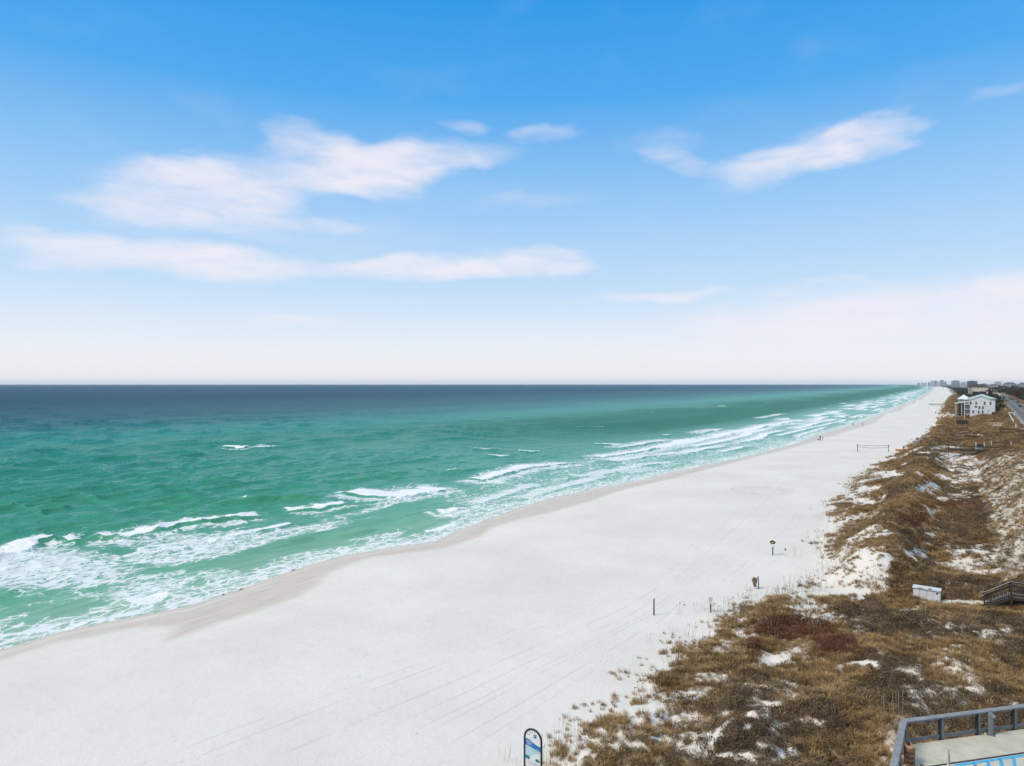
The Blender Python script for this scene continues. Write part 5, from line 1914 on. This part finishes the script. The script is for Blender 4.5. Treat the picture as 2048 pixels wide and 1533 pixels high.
# stacked loungers by the dune
LOUNGE = mat('grey_white_lounger', (0.62, 0.64, 0.64), .7, .08, 2)
DARKTOP = mat('dark_canvas', (0.22, 0.23, 0.24), .8, .2, 3)
ST = [(1829, 890, 'nearest stack of pale loungers beside the grassy spit'), (1836, 887, 'second stack of pale loungers beside the grassy spit'), (1842, 882.5, 'third stack of pale loungers beside the grassy spit'),
      (1849, 878.5, 'fourth stack of pale loungers, with the darkest cover'), (1857, 877.5, 'fifth stack of pale loungers, farthest up the row'), (1795.5, 922, 'lone stack of pale loungers below the notice boards')]
for i, (px, py, lb) in enumerate(ST):
    X, Y, z = ground(px, py)
    h = thing('lounger_stack', lb, 'loungers', (X, Y, z), ROT, 'stacks of beach loungers')
    for q in range(5):
        MB().box(-.42, .42, -.95, .95, .06 + q * .16, .12 + q * .16).build('lounger', LOUNGE, h)
    for x in (-.4, .4):
        for y in (-.85, .85):
            MB().box(x - .035, x + .035, y - .035, y + .035, -.1, .85).build('leg', LOUNGE, h)
    MB().box(-.40, .40, -.7, .3, .86, .93).build('cover', DARKTOP, h)


# ------------------------------------------------------------------ people and dog
def skin_mesh(verts, edges, radii, root=0, sub=2):
    me = bpy.data.meshes.new('tmp_body')
    me.from_pydata(verts, edges, [])
    o = bpy.data.objects.new('tmp_body', me)
    col.objects.link(o)
    sk = o.modifiers.new('skin', 'SKIN')
    for i, r in enumerate(radii):
        d = me.skin_vertices[0].data[i]
        d.radius = r if isinstance(r, tuple) else (r, r)
        d.use_root = (i == root)
    ss = o.modifiers.new('sub', 'SUBSURF')
    ss.levels = ss.render_levels = sub
    dg = bpy.context.evaluated_depsgraph_get()
    out = bpy.data.meshes.new_from_object(o.evaluated_get(dg))
    bpy.data.objects.remove(o)
    out.polygons.foreach_set('use_smooth', [True] * len(out.polygons))
    return out


def person(loc, rz, label, top, bottom, skin=(0.42, 0.27, 0.19), hairc=(0.05, 0.035, 0.025), stride=.28, group=None, scale=1.0):
    V = [(0, 0, .95), (0, .0, 1.15), (0, .01, 1.36), (0, .0, 1.47), (0, -.02, 1.55), (0, -.03, 1.66), (0, -.02, 1.74),
         (.19, 0, 1.40), (.25, .05, 1.13), (.24, -.06, .90), (.24, -.10, .80), (-.19, 0, 1.40), (-.25, -.05, 1.13), (-.24, -.14, .92), (-.24, -.2, .83),
         (.10, 0, .90), (.10, -stride * .5, .50), (.10, -stride * .55, .09), (.10, -stride * .55 - .17, .04), (-.10, 0, .90), (-.10, stride * .35, .50), (-.10, stride * .9, .12), (-.10, stride * .9 - .16, .05)]
    Ed = [(0, 1), (1, 2), (2, 3), (3, 4), (4, 5), (5, 6), (2, 7), (7, 8), (8, 9), (9, 10), (2, 11), (11, 12), (12, 13), (13, 14), (0, 15), (15, 16), (16, 17), (17, 18), (0, 19), (19, 20), (20, 21), (21, 22)]
    Rd = [(.15, .11), (.14, .10), (.16, .10), .06, .075, .095, .07, .065, .05, .04, .035, .065, .05, .04, .035, .095, .065, .045, .04, .095, .065, .045, .04]
    me = skin_mesh(V, Ed, Rd)
    for m_ in (mat('skin_tone', skin, .6, .08, 4), mat('cloth_' + top[0], top[1], .9, .15, 6), mat('cloth_' + bottom[0], bottom[1], .9, .15, 6)):
        me.materials.append(m_)
    for p in me.polygons:
        c = p.center
        p.material_index = 0 if c.z > 1.46 or (c.z < .93 and abs(c.x) > .2) or c.z < .08 else (1 if c.z > .93 else 2)
    o = bpy.data.objects.new('person', me)
    col.objects.link(o)
    o.location = loc
    o.rotation_euler = (0, 0, rz)
    o.scale = (scale,) * 3
    tag(o, label, 'person', group)
    v, f = [], []
    for i, a in enumerate(np.linspace(-.5, 1.5, 7)):
        for k in range(12):
            th = 2 * math.pi * k / 12
            v.append((.108 * math.cos(a) * math.cos(th), .02 + .118 * math.cos(a) * math.sin(th), 1.68 + .105 * math.sin(a)))
    for i in range(6):
        for k in range(12):
            f.append((i * 12 + k, i * 12 + (k + 1) % 12, (i + 1) * 12 + (k + 1) % 12, (i + 1) * 12 + k))
    MB().add(v, f).build('hair', mat('hair', hairc, .8, .2, 8), o, True)
    return o


X, Y, z = ground(1640.5, 881.5, 0)
person((X, Y, z), R(110), 'person in black clothes walking a dog near the waterline', ('black', (0.015, 0.015, 0.017)), ('black_trousers', (0.018, 0.018, 0.02)))
X2, Y2, z2 = ground(1645.5, 881.8, 0)
person((X2, Y2, z2), R(100), 'person in a pale top and dark trousers beside the dog walker', ('pale', (0.50, 0.50, 0.50)), ('charcoal', (0.06, 0.05, 0.05)), scale=.98)


def dog():
    X, Y, z = ground(1637.6, 882, 0)
    V = [(-.30, 0, .52), (-.05, 0, .52), (.22, 0, .55), (.36, 0, .66), (.46, 0, .78), (.62, 0, .74), (.22, .10, .42), (.22, .10, .22), (.23, .10, .03), (.22, -.10, .42), (.25, -.10, .22), (.27, -.10, .03),
         (-.30, .10, .42), (-.22, .10, .30), (-.33, .10, .18), (-.31, .10, .03), (-.30, -.10, .42), (-.20, -.10, .30), (-.31, -.10, .18), (-.28, -.10, .03), (-.42, 0, .56), (-.58, 0, .70)]
    Ed = [(0, 1), (1, 2), (2, 3), (3, 4), (4, 5), (2, 6), (6, 7), (7, 8), (2, 9), (9, 10), (10, 11), (0, 12), (12, 13), (13, 14), (14, 15), (0, 16), (16, 17), (17, 18), (18, 19), (0, 20), (20, 21)]
    Rd = [.12, .12, .15, .10, .10, .05, .06, .04, .035, .06, .04, .035, .08, .05, .035, .03, .08, .05, .035, .03, .035, .02]
    me = skin_mesh(V, Ed, Rd)
    me.materials.append(mat('dark_fur', (0.022, 0.018, 0.016), .9, .2, 8))
    o = bpy.data.objects.new('dog', me)
    col.objects.link(o)
    o.location = (X, Y, z)
    o.rotation_euler = (0, 0, R(165))
    tag(o, 'dark dog trotting ahead of the person in black', 'dog')
    for y in (-.055, .055):
        MB().prism([(.40, .84), (.48, .84), (.43, .95)], y - .02, y + .02).build('ear', MATS['dark_fur'], o)


dog()
FARP = [(1706, 853, 'lone far walker at the waterline, nearest of the distant ones'), (1725, 852.5, 'far walker on the wet sand just beyond the first'), (1802, 811.5, 'distant walker on the sand above the surf'),
        (1829, 804.5, 'distant walker at the water edge before the boardwalk'), (1865, 804, 'distant figure standing beside the far boardwalk'), (1875, 794.5, 'distant figure on the far beach below the towers'),
        (1886, 797.5, 'distant figure close to the far dune edge'), (1871.5, 828, 'figure standing at the foot of the grassy far dune')]
for i, (px, py, lb) in enumerate(FARP):
    X, Y, z = ground(px, py, 0)
    person((X, Y, z), i * 1.3, lb, (('navy', (0.03, 0.04, 0.08)), ('rust', (0.12, 0.04, 0.03)), ('black', (0.015, 0.015, 0.017)))[i % 3], ('charcoal', (0.06, 0.05, 0.05)), group='distant people on the beach')

# ------------------------------------------------------------------ terrace with railing, lower right
def terrace():
    zt = 3.1
    C0 = Vector((*[float(q) for q in plane(1812, 1490, zt)], zt))
    P1 = Vector((*[float(q) for q in plane(2048, 1458, zt)], zt))
    a = (P1 - C0).normalized()
    b = Vector((-2.5, -3.65, 0)).normalized()
    g = Vector((a.y, -a.x, 0))
    g2 = Vector((.509, -.861, 0))
    up = Vector((0, 0, 1))
    CON = mat('terrace_concrete', (0.56, 0.53, 0.42), .85, .10, 1.1, dirt=(0.47, 0.44, 0.34), bump=.004)
    t = thing('terrace', 'pale concrete terrace with blue painted court lines in the lower right corner', 'terrace', C0)
    L = 14.0
    D1 = 1.72
    k = 1 / g2.dot(g)

    def slab(pts, m_, nm, z0=-.22, z1=0.0, inset=.02):
        n = len(pts)
        c = sum(pts, Vector((0, 0, 0))) / n
        pts = [p + (c - p).normalized() * inset for p in pts]
        v = [p + up * z0 for p in pts] + [p + up * z1 for p in pts]
        f = [tuple(range(n - 1, -1, -1)), tuple(range(n, 2 * n))] + [(i, (i + 1) % n, n + (i + 1) % n, n + i) for i in range(n)]
        me = MB().add(v, f).build(nm, m_, t)
        return me
    O = Vector((0, 0, 0))
    kb = 1 / b.dot(g)
    step = 1.35
    # order points so faces look up (counter-clockwise seen from above)
    def ccw(p):
        area = sum(p[i].x * p[(i + 1) % len(p)].y - p[(i + 1) % len(p)].x * p[i].y for i in range(len(p)))
        return p if area > 0 else p[::-1]
    d2 = D1 + .09
    slab(ccw([O, b * (kb * D1), g2 * (k * D1)]), CON, 'slab')
    for i in range(int(L / step)):
        slab(ccw([a * (i * step), a * ((i + 1) * step), a * ((i + 1) * step) + g2 * (k * D1), a * (i * step) + g2 * (k * D1)]), CON, 'slab')
    slab(ccw([b * (kb * D1), a * L + g2 * (k * D1), a * L + g2 * (k * d2), b * (kb * d2)]), mat('drain_slot', (0.035, 0.035, 0.035), .9), 'drain', -.22, -.012, 0)
    D3 = 6.5
    slab(ccw([b * (kb * d2), b * (kb * D3), g2 * (k * D3), g2 * (k * d2)]), CON, 'slab')
    for i in range(int(L / step)):
        slab(ccw([a * (i * step) + g2 * (k * d2), a * ((i + 1) * step) + g2 * (k * d2), a * ((i + 1) * step) + g2 * (k * D3), a * (i * step) + g2 * (k * D3)]), CON, 'slab')
    # supporting slab edge down to the dune
    slab(ccw([O, a * L, a * L + g2 * (k * D3), b * (kb * D3)]), mat('terrace_base', (0.30, 0.29, 0.26), .9), 'base', -2.6, -.225, .02)
    # painted court lines
    PT = mat('cyan_paint', (0.07, 0.42, 0.66), .6, .12, 3, dirt=(0.30, 0.42, 0.46))
    def line(p, q, w):
        d = (q - p).normalized()
        n_ = Vector((-d.y, d.x, 0)) * w / 2
        slab(ccw([p - n_, q - n_, q + n_, p + n_]), PT, 'painted_line', .004, .007, 0)
    st = a * .75
    line(st + g * (d2 + .14), a * 9 + g * (d2 + .14), .16)
    for i in range(9):
        x0 = 1.75 + i * .70
        line(a * x0 + g * (d2 + .225), a * x0 + g * (d2 + .225) + b * 2.2, .14)
    # railing
    RW = mat('blue_grey_stained_wood', (0.265, 0.275, 0.28), .8, .18, 3.5, dirt=(0.30, 0.31, 0.31), stretch=(1, 1, 1), bump=.004)
    RP = mat('grey_stained_post', (0.185, 0.195, 0.190), .8, .15, 3)
    r = thing('railing', 'blue-grey timber railing with cables around the concrete terrace', 'railing', C0)
    hh = 1.07
    off = -g * .10
    nb = Vector((b.y, -b.x, 0))
    if nb.dot(a) > 0:
        nb = -nb
    offb = nb * .10
    # corner of the offset lines
    den = a.x * b.y - a.y * b.x
    dv = offb - off
    ka = (dv.x * b.y - dv.y * b.x) / den
    cor = off + a * ka
    fa, fb = cor + a * L, cor + b * 9
    MB().beam(cor + up * hh - a * .0, fa + up * hh, .27, .045).build('top_rail', RW, r)
    MB().beam(cor + up * (hh + .002), fb + up * (hh + .002), .27, .045).build('top_rail', RW, r)
    for q, (e, dr) in enumerate(((fa, a), (fb, b))):
        MB().beam(cor + up * (hh - .09), e + up * (hh - .09), .045, .12).build('apron', RP, r)
        MB().beam(cor + up * .13, e + up * .13, .05, .16).build('bottom_rail', RP, r)
        nrm = Vector((-dr.y, dr.x, 0))
        for i in range(7):
            for m_, o_, w in ((RP, 0, .13), (WOOD_D, -.115, .07)):
                p = cor + dr * (i * 2.13 + (.12 if i == 0 else 0) + o_)
                if (p - cor).dot(dr) < 0:
                    continue
                MB().beam(p + up * -.35, p + up * (hh - .03), w, .12, up=nrm).build('post', m_, r)
        for i in range(6):
            z_ = .30 + i * .115
            MB().tube([cor + up * z_, e + up * z_], .005, 5).build('cable', METAL_D, r)
    # bollard light
    x, y = plane(1981.5, 1469.5, zt)
    bl = thing('bollard_light', 'grey cylindrical bollard light with round lens beside the railing', 'bollard', (float(x), float(y), zt + .004), R(-30))
    GB = mat('grey_painted_metal', (0.16, 0.19, 0.20), .5, .1, 3)
    MB().tube([(0, 0, 0), (0, 0, .88), (0, 0, .98), (0, 0, 1.05), (0, 0, 1.08)], [.125, .125, .12, .09, .03], 20).build('shaft', GB, bl, False)
    MB().tube([(.05, -.06, .92), (.17, -.12, .88)], [.10, .10], 16).build('lens_hood', GB, bl)
    MB().tube([(.171, -.121, .88), (.178, -.124, .879)], [.075, .075], 16).build('lens', METAL_D, bl)
    MB().box(-.18, .18, -.18, .18, .0, .02).build('base_plate', GB, bl)
    for (x_, y_) in ((-.22, -.1), (.24, -.05)):
        MB().tube([(x_, y_, .0), (x_, y_, .05)], .04, 8).build('bolt', FRAME_W, bl)
    # carved timber post
    cp = thing('carved_post', 'brown carved timber post with dark bands in the terrace corner', 'post', (17.62, 30.25, zt + .004), R(20))
    WB1 = mat('carved_brown_wood', (0.27, 0.135, 0.065), .7, .25, 5, stretch=(1, 1, .3))
    WB2 = mat('charred_band', (0.035, 0.022, 0.016), .9, .2, 5)
    zz = 0.0
    for i, (h_, rr, m_) in enumerate(((.14, .21, WB1), (.05, .20, WB2), (.16, .215, WB1), (.05, .205, WB2), (.16, .22, WB1), (.05, .21, WB2), (.20, .225, WB1))):
        MB().tube([(0, 0, zz + .001), (0, 0, zz + h_ / 2), (0, 0, zz + h_)], [rr, rr * 1.03, rr * .98], 8).build('carved_segment' if m_ is WB1 else 'dark_band', m_, cp)
        zz += h_
    MB().add([(-.2, -.14, zz), (.2, -.14, zz), (.2, .16, zz), (-.2, .16, zz), (-.2, -.1, zz + .02), (.2, -.1, zz + .02), (.15, .14, zz + .16), (-.2, .14, zz + .12)],
             [(0, 1, 5, 4), (1, 2, 6, 5), (2, 3, 7, 6), (3, 0, 4, 7), (4, 5, 6, 7)]).build('crest', mat('highlight_wood', (0.50, 0.30, 0.15), .7, .2, 5), cp)  # highlight on the post top, painted in as paler orange-brown
    MB().tube([(-.06, .05, zz + .08), (-.02, .02, zz + .22)], [.10, .05], 7).build('knob', WB2, cp)
    # thin sign board on a white post, seen nearly edge-on
    sx, sy = (1896 - 1024) / F * 29.2, 29.2
    sg = thing('sign_board', 'narrow grey sign board on a white post at the terrace drain', 'sign', (sx, sy, zt + .004), R(62))
    MB().box(-.04, .04, -.03, .03, 0, .62).build('post', FRAME_W, sg)
    MB().box(-.30, .30, -.055, -.031, .42, 1.12).build('board', mat('grey_sign_back', (0.27, 0.26, 0.25), .7, .1, 3), sg)
    kx, ky = (1843.5 - 1024) / F * 28.9, 28.9
    kb_ = thing('rounded_post', 'brown rounded post top peeking in at the bottom edge of the terrace', 'post', (kx, ky, zt + .004))
    ztop = H - (1528.5 - PY0) / F * ky - zt
    MB().tube([(0, 0, 0), (0, 0, ztop * .8), (0, 0, ztop * .93), (0, 0, ztop)], [.07, .07, .085, .02], 12).build('shaft', mat('dark_brown_post', (0.10, 0.072, 0.05), .8), kb_, True)
    MB().tube([(0, 0, 0), (0, 0, .03)], .13, 12).build('base', METAL_D, kb_)


terrace()

# ------------------------------------------------------------------ wrack along the waterline
WRK = mat('brown_wrack', (0.09, 0.075, 0.06), .9, .3, 6)
for i, (px, py, lb) in enumerate(((586, 1141.5, 'dark clump of seaweed at the foam edge, farthest of three'), (482, 1180, 'dark clump of seaweed at the foam edge, middle of three'), (447, 1190.5, 'small dark clump of seaweed at the foam edge, nearest of three'))):
    X, Y, z = ground(px, py, -1)
    b = MB()
    rg = np.random.default_rng(i + 900)
    for q in range(34):
        c = rg.normal(0, 1, 3) * [.28, .09, .02]
        u = rg.normal(0, 1, 3) * [.09, .06, .02]
        w = rg.normal(0, 1, 3) * [.05, .06, .03]
        c[2] = abs(c[2]) + .01
        b.add([c - u, c + w, c + u, c - w], [(0, 1, 2, 3)])
    o = b.build('seaweed', WRK)
    o.location = (X, Y, max(z, SEA_Z) + .05)
    o.rotation_euler = (0, 0, R(50))
    o.scale = (.55, .55, .55)
    tag(o, lb, 'seaweed', 'seaweed clumps at the waterline')

# ------------------------------------------------------------------ haze
def haze():
    m = bpy.data.materials.new('thin_sea_haze')
    m.use_nodes = True
    N = NT(m.node_tree)
    v = N.n('ShaderNodeVolumePrincipled')
    v.inputs['Color'].default_value = (0.86, 0.92, 1.0, 1)
    v.inputs['Density'].default_value = 4.2e-5
    v.inputs['Anisotropy'].default_value = 0.25
    o = N.n('ShaderNodeOutputMaterial')
    N.l(v.outputs[0], o.inputs['Volume'])
    h = MB().box(-22000, 25000, -60, 15500, -20, 62).build('haze', m)
    tag(h, 'thin pale haze over sea and shore', kind='stuff')


haze()
